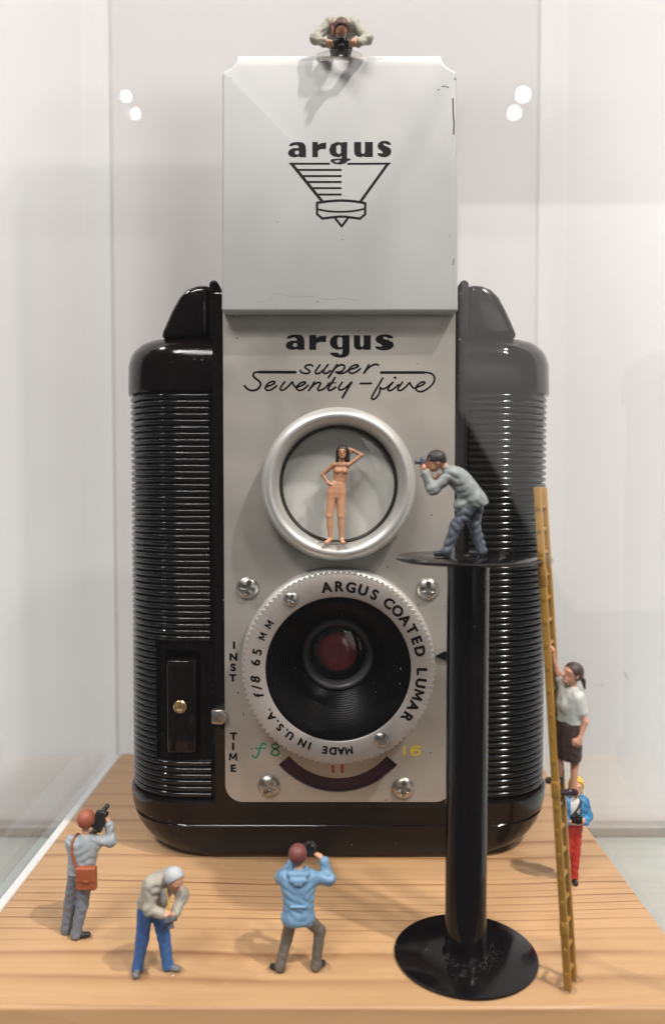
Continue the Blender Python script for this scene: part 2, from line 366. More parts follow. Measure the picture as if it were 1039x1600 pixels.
# ------------------------------------------------------------------ signed-distance modelling (figures, screws)
class Field:
    def __init__(s, lo, hi, res):
        s.lo = np.array(lo, float); s.res = res
        s.n = np.maximum(4, np.ceil((np.array(hi, float) - s.lo) / res).astype(int) + 1)
        s.d = np.full(tuple(s.n), 9.0, np.float32)
    def sub(s, lo, hi):
        a = np.clip(np.floor((np.array(lo) - s.lo) / s.res).astype(int), 0, s.n - 1)
        b = np.clip(np.ceil((np.array(hi) - s.lo) / s.res).astype(int) + 1, a + 1, s.n)
        sl = tuple(slice(i, j) for i, j in zip(a, b))
        ax = [s.lo[k] + s.res * np.arange(a[k], b[k]) for k in range(3)]
        return sl, np.meshgrid(*ax, indexing='ij', sparse=True)
def prim_bounds(p):
    if p[0] == 'cap':
        a, b, ra, rb = np.array(p[1], float), np.array(p[2], float), p[3], p[4]; r = max(ra, rb)
        return np.minimum(a, b) - r, np.maximum(a, b) + r
    if p[0] in ('ell', 'box'):
        c = np.array(p[1], float); r = float(np.linalg.norm(p[2])) if p[0] == 'box' else max(p[2]); return c - r, c + r
    return None
def prim_dist(p, X, Y, Z):
    if p[0] == 'cap':
        a, b = np.array(p[1], float), np.array(p[2], float); d = b - a; L = max(1e-9, float(d @ d))
        t = np.clip(((X - a[0]) * d[0] + (Y - a[1]) * d[1] + (Z - a[2]) * d[2]) / L, 0, 1)
        return np.sqrt((X - a[0] - d[0] * t) ** 2 + (Y - a[1] - d[1] * t) ** 2 + (Z - a[2] - d[2] * t) ** 2) - (p[3] + (p[4] - p[3]) * t)
    c = p[1]; q = [X - c[0], Y - c[1], Z - c[2]]
    if len(p) > 3 and p[3] is not None:
        m = p[3]; q = [m[0][k] * q[0] + m[1][k] * q[1] + m[2][k] * q[2] for k in range(3)]   # columns of m are the local axes
    r = p[2]
    if p[0] == 'ell':
        k0 = np.sqrt((q[0] / r[0]) ** 2 + (q[1] / r[1]) ** 2 + (q[2] / r[2]) ** 2)
        return (k0 - 1) * min(r)
    rd = p[4] if len(p) > 4 else 0.1
    e = [np.abs(q[k]) - (r[k] - rd) for k in range(3)]
    return np.sqrt(sum(np.maximum(x, 0) ** 2 for x in e)) + np.minimum(np.maximum(np.maximum(e[0], e[1]), e[2]), 0) - rd
def sdf_mesh(adds, k=0.35, res=0.16, subs=(), planes=(), ks=0.08, wrinkle=0.0, seed=0):
    bs = [prim_bounds(p) for p in adds]
    lo = np.min([b[0] for b in bs], axis=0) - 4 * res - 0.2; hi = np.max([b[1] for b in bs], axis=0) + 4 * res + 0.2
    F = Field(lo, hi, res)
    for p, b in zip(adds, bs):
        m = k + 3 * res + 0.3
        sl, (X, Y, Z) = F.sub(b[0] - m, b[1] + m)
        d = prim_dist(p, X, Y, Z).astype(np.float32); o = F.d[sl]
        h = np.maximum(k - np.abs(o - d), 0) / k
        F.d[sl] = np.minimum(o, d) - h * h * k * 0.25
    if wrinkle:
        sl, (X, Y, Z) = F.sub(lo, hi)
        s = seed * 1.7
        q = np.sin(Z * 2.4 + 1.5 * np.sin(X * 1.1 + Y * .7 + s) + s) ; q2 = np.sin(Z * 1.3 + X * 2.1 - Y * 1.2 + 1.1 * np.sin(Z * .9 + s) + 2 * s)
        w = (1 - 2 * np.abs(q)) * (0.55 + 0.45 * np.sin(X * 1.3 + Y * 1.7 + Z * .8 + s)) + 0.7 * (1 - 2 * np.abs(q2)) * (0.5 + 0.5 * np.sin(Z * 1.1 - X * .8 + s))
        F.d = F.d + (wrinkle * w).astype(np.float32)
    for p in subs:
        b = prim_bounds(p); sl, (X, Y, Z) = F.sub(b[0] - .5, b[1] + .5)
        d = -prim_dist(p, X, Y, Z).astype(np.float32); o = F.d[sl]
        h = np.maximum(ks - np.abs(o - d), 0) / ks
        F.d[sl] = np.maximum(o, d) + h * h * ks * 0.25
    for (pt, n) in planes:                          # keep the side the normal points away from
        sl, (X, Y, Z) = F.sub(lo, hi); n = np.array(n, float); n /= np.linalg.norm(n)
        F.d = np.maximum(F.d, ((X - pt[0]) * n[0] + (Y - pt[1]) * n[1] + (Z - pt[2]) * n[2]).astype(np.float32))
    return surface_nets(F.d, F.lo, res)
def surface_nets(d, lo, res):
    ins = d < 0
    nx, ny, nz = d.shape
    c = np.zeros((nx - 1, ny - 1, nz - 1), np.int8)
    for i in (0, 1):
        for j in (0, 1):
            for k in (0, 1): c += ins[i:nx - 1 + i, j:ny - 1 + j, k:nz - 1 + k]
    act = (c > 0) & (c < 8)
    cells = np.argwhere(act)
    if not len(cells): return [], []
    idx = np.full(act.shape, -1, np.int64); idx[act] = np.arange(len(cells))
    acc = np.zeros((len(cells), 3)); cnt = np.zeros(len(cells))
    corners = [(i, j, k) for i in (0, 1) for j in (0, 1) for k in (0, 1)]
    for a in corners:
        for ax in range(3):
            if a[ax]: continue
            b = list(a); b[ax] = 1
            da = d[cells[:, 0] + a[0], cells[:, 1] + a[1], cells[:, 2] + a[2]].astype(float)
            db = d[cells[:, 0] + b[0], cells[:, 1] + b[1], cells[:, 2] + b[2]].astype(float)
            m = (da < 0) != (db < 0)
            t = np.where(m, da / np.where(m, da - db, 1), 0)
            p = np.tile(np.array(a, float), (len(cells), 1)); p[:, ax] += t
            acc[m] += p[m]; cnt[m] += 1
    V = lo + (cells + acc / cnt[:, None]) * res
    Q = []
    for ax in range(3):
        o1, o2 = [(1, 2), (2, 0), (0, 1)][ax]
        sl = [slice(None)] * 3; sl[ax] = slice(0, -1); s2 = [slice(None)] * 3; s2[ax] = slice(1, None)
        e = ins[tuple(sl)] != ins[tuple(s2)]
        pos = np.argwhere(e)
        pos = pos[(pos[:, o1] > 0) & (pos[:, o2] > 0) & (pos[:, o1] < d.shape[o1] - 1) & (pos[:, o2] < d.shape[o2] - 1)]
        first = ins[pos[:, 0], pos[:, 1], pos[:, 2]]
        def g(da, db):
            q = pos.copy(); q[:, o1] -= da; q[:, o2] -= db
            return idx[q[:, 0], q[:, 1], q[:, 2]]
        quad = np.stack([g(1, 1), g(0, 1), g(0, 0), g(1, 0)], 1)
        quad[~first] = quad[~first][:, ::-1]
        Q.append(quad)
    return V, np.concatenate(Q)

# ------------------------------------------------------------------ the toy-like box camera
XC = 1.35
KAM = thing('box_camera', 'vintage black and silver box camera with raised hood and two round lenses', 'camera', (XC, 185, 0))
W, YF, YB = 46.2, 162.6, 207.0
def plan(inset, n=9, fy=1.0):               # plan outline of the body, anticlockwise from front right
    w = W - inset; yf = YF + inset * fy; yb = YB - inset; r = max(2.0, 14.0 - inset * fy); pts = []
    for cx, cy, a0 in ((XC + w - r, yf + r, -90), (XC + w - r, yb - r, 0), (XC - w + r, yb - r, 90), (XC - w + r, yf + r, 180)):
        for i in range(n + 1):
            a = R(a0 + 90 * i / n); pts.append((cx + r * math.cos(a), cy + r * math.sin(a)))
    return pts
z_lip = 12.9; z_cap = P(300, 614, 166)[1]; z_top = P(300, 524, 166)[1]
prof = [(0.05, 10.0), (0.35, 8.2), (1.2, 5.8), (2.4, 3.9), (3.8, 2.5), (5.6, 1.35), (7.5, 0.6), (7.7, 1.15), (8.0, 1.15), (8.2, 0.42), (9.4, 0.1), (11.6, -0.15), (z_lip - .5, -0.2), (z_lip, 0.1), (z_lip + .15, 1.3),
        (z_cap - .1, 1.3), (z_cap + .15, 0.1), (z_cap + .6, -0.1), (z_top - 5.5, 0.0), (z_top - 3.6, 0.5), (z_top - 2.0, 1.5), (z_top - .8, 3.0), (z_top - .15, 5.0), (z_top, 7.0)]
V, F = [], []
n = len(plan(0))
for z, i in prof: V += [(x, y, z) for x, y in plan(i, fy=0.22 if z < 9 else 1.0)]
for j in range(len(prof) - 1):
    for i in range(n): F.append((j * n + i, j * n + (i + 1) % n, (j + 1) * n + (i + 1) % n, (j + 1) * n + i))
F.append(list(range(n))[::-1]); F.append([(len(prof) - 1) * n + i for i in range(n)])
shell = build('body_shell', V, F, M['bakelite'], KAM)
LX, LZ = P(528.5, 1046, 153.0)              # axis of the taking lens
FX, FZ = P(529, 757, 156.0)                 # axis of the finder lens
def cut(o, cutters):
    for (v, f) in cutters:
        c = build('cutter', v, f, M['ink'], KAM)
        md = o.modifiers.new('b', 'BOOLEAN'); md.operation = 'DIFFERENCE'; md.object = c; md.solver = 'EXACT'
        bpy.context.view_layer.update()
        me = bpy.data.meshes.new_from_object(o.evaluated_get(bpy.context.evaluated_depsgraph_get()))
        o.modifiers.clear(); o.data = me
        bpy.data.objects.remove(c)
def cyl(cx, cz, r, y0, y1, n=64):
    return prism([(cx + r * math.cos(2 * math.pi * i / n), cz + r * math.sin(2 * math.pi * i / n)) for i in range(n)], y0, y1)
SX0, SZ1 = P(256, 1018, 163); SX1, SZ0 = P(313, 1180, 163)      # shutter slot
cut(shell, [cyl(LX, LZ, 15.6, 150, 176), box(SX0, SX1, 155, 166.5, SZ0, SZ1, 0.6)])
sharpen(shell.data, 28)
# centre panel carrier
px0, px1 = P(333, 800, 161)[0], 2 * XC - P(333, 800, 161)[0]
zt = P(500, 486, 160)[1]; zb = P(500, 1253, 160)[1]
v, f = box(px0, px1, 160.9, 166.0, 12.0, zt + 4, 0.5, 2)
carrier = build('panel_carrier', v, f, M['bakelite'], KAM)
cut(carrier, [cyl(LX, LZ, 15.5, 150, 176)]); sharpen(carrier.data, 28)
# ribs
def rib_mesh(path, name):
    prof = [(0.55, -0.62), (-0.02, -0.50), (-0.30, -0.20), (-0.30, 0.20), (-0.02, 0.50), (0.55, 0.62)]   # (outline inset, z)
    V, F = [], []
    m = len(prof)
    for (x, y, nx, ny) in path:
        for (i, z) in prof: V.append((x - nx * i - XC, y - ny * i - 185, z))
    for a in range(len(path) - 1):
        for j in range(m - 1): F.append((a * m + j, a * m + j + 1, (a + 1) * m + j + 1, (a + 1) * m + j))
    F.append(list(range(m))); F.append([(len(path) - 1) * m + j for j in range(m)][::-1])
    me = mesh_of(name, V, F, M['ribs'])
    bm = bmesh.new(); bm.from_mesh(me); bmesh.ops.recalc_face_normals(bm, faces=bm.faces); bm.to_mesh(me); bm.free(); sharpen(me, 60)
    return me
def rib_path(x_in, side):                   # from the inner front end round the corner to the back
    w = W - 0.75; yf = YF + 0.55; r = 13.2; pts = []
    xs = XC + side * (w - r)
    if abs(x_in - XC) < abs(w - r):
        for t in (0, .5): pts.append((x_in + (xs - x_in) * t, yf, 0, -1))
        a0 = 0
    else: a0 = math.degrees(math.asin(min(1, (abs(x_in - XC) - (w - r)) / r)))
    for i in range(11):
        a = R(a0 + (90 - a0) * i / 10); pts.append((xs + side * r * math.sin(a), yf + r - r * math.cos(a), side * math.sin(a), -math.cos(a)))
    pts.append((XC + side * w, YB - 15, side, 0))
    return pts
xl = P(328, 900, 163)[0]; xr = 2 * XC - xl
full_l = rib_mesh(rib_path(xl, -1), 'rib'); full_r = rib_mesh(rib_path(xr, 1), 'rib'); short_l = rib_mesh(rib_path(P(246, 1090, 165)[0], -1), 'rib')
count = 64; z0, z1 = z_lip + 1.0, z_cap - 0.9
for i in range(count):
    z = z0 + (z1 - z0) * i / (count - 1)
    gap = SZ0 - 1.6 < z < SZ1 + 1.4
    put('rib', short_l if gap else full_l, shell, (XC, 185, z)); put('rib', full_r, shell, (XC, 185, z))
# shoulder lugs beside the hood
for side in (-1, 1):
    ol = [P(u, v, 166) for u, v in ((250, 530), (258, 512), (270, 485), (281, 465), (293, 453), (308, 447), (331, 445), (331, 530))]
    if side == 1: ol = [(2 * XC - x, z) for x, z in ol]
    v, f = prism(ol, 164.5, 190, 1.6, 4); lug = build('shoulder_lug', v, f, M['bakelite'], KAM); sharpen(lug.data, 40)
    ol = [P(u, v, 166) for u, v in ((329.5, 530), (329.5, 447), (333, 442), (339, 441.5), (344, 446), (347, 462), (347, 530))]
    if side == 1: ol = [(2 * XC - x, z) for x, z in ol]
    v, f = prism(ol, 163.6, 191, 0.5, 3); e = build('rim', v, f, M['bakelite'], lug); sharpen(e.data, 40)
# film-advance knob showing past the left side
v, f = lathe([(0, -46.6), (5.6, -46.6), (6.0, -46.2), (6.0, -44.5)], 190, P(205, 690, 185)[1], 40)
kv = [(XC + y, x, z) for x, y, z in v]
build('winding_knob', kv, f, M['bakelite'], KAM)
# shutter bar in its slot, brass pin
x0, zz1 = P(262, 1030, 163.5); x1, zz0 = P(309, 1174, 163.5)
v, f = box(x0, x1, 162.3, 167, zz0, zz1, 0.5, 3); bar = build('shutter_bar', v, f, M['bakelite'], KAM); sharpen(bar.data, 40)
cx, cz = P(282, 1104, 162.2)
v, f = lathe([(1.35, 162.6), (1.35, 161.9), (1.15, 161.7), (0.75, 161.75), (0.6, 161.95), (0, 161.95)], cx, cz, 32); pin = build('pin', v, f, M['brass'], bar); sharpen(pin.data, 40)

# --- flat shapes with holes: a filled curve turned into a mesh lying in an upright plane
def flat(loops, depth):
    cu = bpy.data.curves.new('flat', 'CURVE'); cu.dimensions = '2D'; cu.fill_mode = 'BOTH'; cu.extrude = depth / 2
    for lp in loops:
        sp = cu.splines.new('POLY'); sp.points.add(len(lp) - 1); sp.use_cyclic_u = True
        for q, (x, z) in zip(sp.points, lp): q.co = (x, z, 0, 1)
    o = bpy.data.objects.new('flat', cu); col.objects.link(o); bpy.context.view_layer.update()
    me = bpy.data.meshes.new_from_object(o.evaluated_get(bpy.context.evaluated_depsgraph_get()))
    V = [v.co.copy() for v in me.vertices]; F = [list(p.vertices) for p in me.polygons]
    bpy.data.objects.remove(o); bpy.data.curves.remove(cu); bpy.data.meshes.remove(me)
    return V, F
def upright(loops, y, depth, name, m, parent):
    V, F = flat(loops, depth)
    o = build(name, [(a.x, y - a.z, a.y) for a in V], F, m, parent, False)
    bm = bmesh.new(); bm.from_mesh(o.data); bmesh.ops.remove_doubles(bm, verts=bm.verts, dist=1e-7); bmesh.ops.recalc_face_normals(bm, faces=bm.faces); bm.to_mesh(o.data); bm.free()
    return o
def circ(cx, cz, r, n=72): return [(cx + r * math.cos(2 * math.pi * i / n), cz + r * math.sin(2 * math.pi * i / n)) for i in range(n)]
PX0 = P(350, 800, 160)[0]; PX1 = 2 * XC - PX0
rc = 3.6
ol = [(PX0, zt + 3), (PX0, zb + rc)] + [(PX0 + rc - rc * math.cos(R(a)), zb + rc - rc * math.sin(R(a))) for a in range(10, 90, 10)] + [(PX0 + rc, zb), (PX1 - rc, zb)] \
     + [(PX1 - rc + rc * math.sin(R(a)), zb + rc - rc * math.cos(R(a))) for a in range(10, 90, 10)] + [(PX1, zb + rc), (PX1, zt + 3)]
AX, AZ = P(528, 1118, 160); ro = 15.9; ri = 13.0
arc = [(AX + ro * math.sin(R(a)), AZ - ro * math.cos(R(a))) for a in range(-50, 51, 4)] + [(AX + ri * math.sin(R(a)), AZ - ri * math.cos(R(a))) for a in range(50, -51, -4)]
plate = upright([ol, circ(LX, LZ, 15.6), arc], 160.35, 0.7, 'front_plate', M['plate'], KAM)
x0, x1 = AX - 15, AX + 15
v, f = box(x0, x1, 160.78, 160.87, AZ - 17, AZ - 6); build('aperture_scale', v, f, M['scale'], KAM, False)
YP = 160.0                                  # front of the plate; lettering sits a hair above it
# --- finder lens
prof = [(11.75, 160.2), (11.75, 157.4), (11.9, 155.9), (12.3, 154.7), (13.0, 153.9), (13.75, 153.8), (14.5, 154.4), (15.05, 155.6), (15.3, 157.2), (15.3, 160.2)]
prof = [tuple(p) for p in smooth_path(prof, 3)]
v, f = lathe(prof, FX, FZ, 96); finder = build('finder_ring', v, f, M['ring'], KAM)
v, f = lathe([(11.95, 158.6), (11.75, 157.9), (11.5, 157.75), (11.2, 158.0), (11.15, 158.7)], FX, FZ, 72); build('gasket', v, f, M['rubber'], finder)
v, f = lathe([(0, 159.2), (11.8, 159.2), (11.8, 159.8), (0, 159.8)], FX, FZ, 72); e = build('viewing_screen', v, f, M['screen'], finder); sharpen(e.data)
v, f = lathe([(11.4 * math.sin(R(a)), 158.7 - 0.7 * math.cos(R(a))) for a in range(0, 91, 9)], FX, FZ, 64); build('lens', v, f, M['lensclear'], finder)
# --- taking lens
v, f = lathe([(15.7, 160.1), (15.7, 156.2), (18.0, 155.6), (18.9, 156.0), (19.35, 156.9), (19.45, 160.1)], LX, LZ, 96); flange = build('lens_flange', v, f, M['ring'], KAM); sharpen(flange.data, 40)
nk = 104
kn = lambda t, j: (0.42 * abs(math.cos(t * nk / 2)) if j in (4, 5, 6) else 0)
v, f = lathe([(14.2, 154.6), (14.2, 153.0), (14.45, 152.8), (18.0, 152.8), (18.35, 152.95), (18.6, 153.4), (18.6, 155.2), (18.0, 155.7)], LX, LZ, nk * 4, kn)
dial = build('dial_ring', v, f, [M['dial'], M['knurl']], KAM, True, [0 if (i % 7) < 4 else 1 for i in range(len(f))]); sharpen(dial.data, 40)
pr = [(14.25, 153.1)]
for i in range(22):                          # stepped, blackened barrel
    t = i / 21; r = 14.1 - 6.3 * t; y = 153.2 + 13.0 * t ** 1.1
    pr += [(r, y), (r - 0.04, y + 0.48)]
pr += [(7.6, 167.2)]
v, f = lathe(pr, LX, LZ, 96); barrel = build('lens_barrel', v, f, M['lensdark'], KAM); sharpen(barrel.data, 20)
v, f = lathe([(7.9, 167.4), (7.7, 166.2), (7.2, 165.6), (6.6, 165.7), (6.0, 166.8), (5.9, 168.0)], LX, LZ, 72); e = build('lens_mount', v, f, mat('mount_black', (0.085, 0.085, 0.088), 0.35), barrel)
v, f = lathe([(0, 170.4), (8.2, 170.4), (8.2, 170.9), (0, 170.9)], LX, LZ, 64); build('shutter_blade', v, f, M['lensdark'], barrel)
v, f = lathe([(4.3 * math.sin(R(a)), 169.6 - 1.1 * math.cos(R(a))) for a in range(0, 91, 9)], LX, LZ, 48); build('inner_element', v, f, M['redreflect'], barrel)
v, f = lathe([(6.6 * math.sin(R(a)), 168.2 - 1.5 * math.cos(R(a))) for a in range(0, 91, 6)], LX, LZ, 64); build('front_element', v, f, M['lensclear'], barrel)
# --- cross-head screws
def screw_mesh(r, h, name='screw'):
    c = r * 0.60; w = r * 0.17
    return sdf_mesh([('ell', (0, 0, 0), (r, h, r))], 0.05, r / 16, subs=[('box', (0, -h, 0), (c, h * .75, w), None, 0.03), ('box', (0, -h, 0), (w, h * .75, c), None, 0.03)],
                    planes=[((0, 0.02, 0), (0, 1, 0))], ks=0.06)
for (r, h, y, spots, par) in ((2.3, 1.15, 160.0, ((387, 919, 20), (668.5, 921, 4), (420, 1230, 33), (630, 1232.5, 9)), plate), (1.5, 0.7, 152.85, ((455, 937, 24), (596, 1157, 30)), dial)):
    V, F = screw_mesh(r, h); me = mesh_of('screw', V, F, M['screw']); sharpen(me, 50)
    for (u, v_, a) in spots:
        x, z = P(u, v_, y - h * .5); o = put('screw', me, par, (x, y, z)); o.rotation_euler = (0, R(a), 0)
# --- time lever tab, pointer
pts = [P(u, v_, 159.5) for u, v_ in ((331, 1109), (349, 1108), (357, 1119), (349, 1131), (331, 1130))]
v, f = prism(pts, 158.9, 160.8, 0.25, 2); e = build('lever_tab', v, f, M['screw'], KAM); sharpen(e.data, 40)
pts = [P(u, v_, 159.8) for u, v_ in ((680, 1025), (694, 1018), (708, 1018), (708, 1032), (694, 1031))]
v, f = prism(pts, 159.5, 159.98); build('pointer', v, f, M['ink'], plate, False)

# --- raised hood
YH = 156.4
pts = [(346.5, 480), (347.5, 114), (350, 111), (358, 107), (366, 101), (371, 93), (690, 93), (695, 101), (703, 107), (711, 111), (713.5, 114), (715.5, 480)]
hood_ol = [P(u, v_, YH) for u, v_ in pts]
hz0 = P(500, 486, YH)[1]
hood_ol[0] = (hood_ol[0][0], hz0); hood_ol[-1] = (hood_ol[-1][0], hz0)
v1, f1 = prism(hood_ol, YH, 160.6, 0.85, 4)
xa, zt_h = P(373, 97, YH); xb = P(688, 97, YH)[0]
lip = [(YH + 0.05, zt_h - 1.0), (YH + 0.25, zt_h + 0.3), (YH + 0.9, zt_h + 1.1), (YH + 2.4, zt_h + 2.4), (YH + 4.0, zt_h + 3.0), (YH + 10.5, zt_h + 3.1), (YH + 10.5, zt_h + 2.3), (YH + 4.2, zt_h + 2.2), (YH + 3.2, zt_h + 1.2), (YH + 2.4, zt_h - 1.0)]
VL, FL = prism(lip, 0, 1)                    # x<->y swap: the profile runs along x
VL = [((xa - 0.3) + (xb - xa + 0.6) * y, x, z) for x, y, z in VL]
hv, hf = join((v1, f1), (VL, FL))
hood = build('hood_cover', hv, hf, M['hood'], KAM)
bm = bmesh.new(); bm.from_mesh(hood.data); bmesh.ops.recalc_face_normals(bm, faces=bm.faces); bm.to_mesh(hood.data); bm.free(); sharpen(hood.data, 32)
for side in (-1, 1):                         # folded side leaves behind the cover
    xs = XC + side * 21.3
    v, f = box(xs - .4, xs + .4, 160.8, 186, zt + 4, zt_h - 16, 0.15, 1); build('hood_leaf', v, f, M['blackpaint'], KAM, False)
v, f = box(XC - 20.8, XC + 20.8, 185.2, 186, zt + 4, zt_h - 16, 0.15, 1); build('hood_leaf', v, f, M['blackpaint'], KAM, False)

# ------------------------------------------------------------------ lettering
def ribbon(pts, w, slant=0):                 # a flat pen stroke of even width in photo pixels, round ends
    p = [np.array(q, float) for q in pts]; Lf, Rt = [], []
    for i in range(len(p)):
        d = p[min(i + 1, len(p) - 1)] - p[max(i - 1, 0)]; d = d / (np.linalg.norm(d) + 1e-9); nrm = np.array((-d[1], d[0]))
        Lf.append(p[i] + nrm * w / 2); Rt.append(p[i] - nrm * w / 2)
    return Lf, Rt
def strokes(lines, org, scale, y, name, m, parent, curve=True):
    V, F = [], []
    for k, (pts, w) in enumerate(lines):
        q = smooth_path(pts, 6) if (curve and len(pts) > 2) else pts
        Lf, Rt = ribbon(q, w); o = len(V)
        yy = y - 0.0015 * (k % 7)
        for a, b in zip(Lf, Rt):
            for c in (a, b):
                x, z = P(org[0] + c[0] / scale, org[1] + c[1] / scale, y); V.append((x, yy, z))
        for i in range(len(Lf) - 1): F.append((o + 2 * i, o + 2 * i + 1, o + 2 * i + 3, o + 2 * i + 2))
        for e in (0, len(q) - 1):            # round end
            if w < 12 or True:
                c0 = len(V); cx, cy = q[e]
                for s in range(10):
                    a = 2 * math.pi * s / 10; x, z = P(org[0] + (cx + math.cos(a) * w / 2) / scale, org[1] + (cy + math.sin(a) * w / 2) / scale, y); V.append((x, yy - 0.0007, z))
                F.append([c0 + s for s in range(10)])
    return build(name, V, F, m, parent, False)
o3 = (380, 500); sc3 = 6.494
def r4(pts): return [(x + 974, y) for x, y in pts]
# block lettering "argus"
GL = {
 'a': [[(442, 190), (452, 165), (490, 150), (545, 147), (592, 155), (615, 178), (622, 212), (622, 302), (556, 302), (550, 292), (505, 303), (465, 298), (438, 280), (432, 255), (445, 228), (485, 210), (545, 208), (543, 192), (528, 178), (500, 178), (478, 188)],
       [(505, 245), (520, 233), (543, 235), (550, 255), (543, 270), (520, 275), (505, 262)]],
 'r': [[(670, 152), (740, 152), (740, 180), (775, 165), (845, 157), (840, 223), (775, 222), (740, 240), (740, 302), (670, 302)]],
 'g': [[(878, 225), (888, 185), (920, 160), (960, 153), (1000, 160), (1012, 155), (1079, 155), (1079, 320), (1070, 355), (1035, 378), (980, 383), (930, 375), (895, 355), (878, 330), (960, 330), (972, 348), (990, 351), (1005, 340), (1008, 290), (985, 300), (945, 300), (903, 280), (883, 252)],
       [(955, 190), (968, 175), (990, 173), (1006, 185), (1006, 265), (990, 277), (968, 272), (955, 250)]],
 'u': [r4([(148, 155), (213, 155), (213, 255), (222, 270), (235, 270), (247, 255), (247, 155), (320, 155), (320, 302), (247, 302), (243, 292), (210, 304), (175, 298), (152, 275), (148, 245)])],
 's': [r4([(552, 185), (535, 162), (500, 148), (455, 145), (410, 152), (375, 172), (365, 198), (380, 225), (420, 245), (436, 262), (430, 273), (400, 268), (362, 268), (375, 290), (410, 305), (460, 309), (510, 300), (545, 278), (554, 250), (540, 222), (500, 205), (455, 190), (442, 180), (450, 171), (475, 172), (505, 186)])],
}
def letter(loops, y, m, parent, fit=None, org=o3, scale=sc3):
    xs = [x for lp in loops for x, _ in lp]; ys = [q for lp in loops for _, q in lp]
    out = []
    for lp in loops:
        L = []
        for (x, q) in lp:
            if fit: x = fit[0] + (x - min(xs)) / (max(xs) - min(xs)) * (fit[1] - fit[0]); q = fit[2] + (q - min(ys)) / (max(ys) - min(ys)) * (fit[3] - fit[2])
            L.append(P(org[0] + x / scale, org[1] + q / scale, y))
        out.append(L)
    return upright(out, y, 0.02, 'letter', m, parent)
for ch in 'argus': letter(GL[ch], YP - 0.015, M['ink'], plate)
oh = (430, 200); sch = 5.195
for ch, fit in (('a', (105, 250, 113, 238)), ('r', (302, 415, 113, 236)), ('u', (640, 792, 113, 237)), ('s', (828, 942, 103, 237))): letter(GL[ch], YH - 0.015, M['ink_hood'], hood, fit, oh, sch)
letter([[(438, 175), (455, 132), (500, 113), (545, 118), (560, 113), (585, 115), (583, 246), (613, 249), (611, 261), (590, 266), (570, 286), (530, 296), (480, 291), (448, 270), (455, 253), (500, 249), (538, 247), (540, 226), (515, 238), (470, 230), (445, 207)],
        [(495, 150), (515, 134), (533, 145), (533, 205), (515, 212), (497, 200)], [(474, 270), (500, 262), (528, 262), (520, 275), (500, 281)]], YH - 0.015, M['ink_hood'], hood, None, oh, sch)
sl = lambda *p: [tuple(q) for q in p]
logo = [(sl((122, 290), (438, 290)), 17), (sl((592, 291), (928, 289)), 17), (sl((135, 292), (385, 600)), 25), (sl((912, 292), (690, 600)), 23)]
for q, x in zip((340, 390, 438, 488, 540), (185, 228, 268, 305, 348)): logo.append((sl((x, q), (532, q)), 17))
logo += [(sl((340, 612), (340, 700), (382, 734)), 21), (sl((730, 612), (730, 700), (688, 735)), 21), (sl((480, 725), (540, 798)), 19), (sl((595, 725), (540, 798)), 19)]
strokes(logo, oh, sch, YH - 0.012, 'emblem', M['ink_hood'], hood, False)
strokes([(sl((340, 607), (440, 594), (535, 589), (640, 595), (730, 610)), 21), (sl((345, 660), (440, 676), (540, 680), (640, 673), (728, 655)), 16), (sl((382, 735), (470, 724), (535, 719), (600, 724), (688, 736)), 20)], oh, sch, YH - 0.014, 'emblem', M['ink_hood'], hood)
# script lettering
w1 = 20
script = [
 (sl((15, 668), (50, 704), (100, 716), (152, 698), (178, 655), (160, 618), (120, 588), (102, 560), (118, 534), (165, 526)), 22),
 (sl((228, 682), (285, 660), (322, 636), (308, 622), (268, 634), (235, 666), (226, 695), (250, 715), (295, 702), (340, 668)), w1),
 (sl((422, 628), (385, 678), (378, 702), (400, 713), (445, 685), (492, 636), (502, 632), (508, 652), (535, 688)), w1),
 (sl((535, 688), (600, 662), (632, 640), (618, 628), (578, 642), (548, 672), (545, 700), (575, 715), (615, 700), (660, 662)), w1),
 (sl((722, 630), (666, 716)), w1), (sl((672, 704), (720, 655), (762, 634), (784, 642), (770, 675), (756, 702), (776, 715), (830, 690), (868, 650)), w1),
 (sl((930, 586), (868, 686), (866, 708), (888, 713), (938, 682)), w1 + 2), (sl((862, 638), (940, 638)), 13),
 (sl((1005, 632), (972, 680), (970, 703), (992, 710), (1035, 690), (1096, 634)), w1), (sl((1099, 632), (1006, 788)), w1 + 3),
 (r4(sl((440, 590), (400, 660), (332, 778), (338, 803), (368, 795), (405, 745), (414, 692), (412, 682), (440, 700), (482, 684), (540, 634))), w1),
 (r4(sl((545, 632), (498, 690), (498, 714), (524, 714), (565, 688), (600, 655))), w1),
 (r4(sl((640, 632), (598, 690), (598, 711), (622, 715), (662, 690), (712, 638), (722, 655), (752, 692))), w1),
 (r4(sl((765, 690), (830, 666), (868, 640), (853, 627), (815, 642), (785, 672), (778, 702), (803, 725), (852, 721), (910, 686), (952, 640), (966, 592), (946, 552), (900, 535), (850, 533))), 19),
 (sl((705, 468), (690, 455), (650, 458), (627, 475), (642, 495), (674, 514), (668, 536), (630, 543), (592, 531), (578, 513)), w1),
 (sl((780, 455), (737, 515), (737, 540), (768, 542), (812, 508)), w1), (sl((860, 453), (817, 513), (817, 538), (847, 540), (885, 515)), w1),
 (sl((952, 453), (866, 583)), w1 + 2), (sl((905, 520), (945, 478), (990, 455), (1024, 463), (1026, 492), (995, 522), (955, 528)), w1), (sl((940, 528), (970, 542), (1020, 538), (1069, 508)), w1),
 (r4(sl((95, 506), (152, 490), (192, 470), (180, 455), (140, 464), (105, 492), (98, 520), (122, 541), (165, 530), (215, 495))), w1),
 (r4(sl((300, 455), (250, 540))), w1), (r4(sl((258, 530), (300, 482), (345, 456), (376, 449), (398, 459))), w1),
]
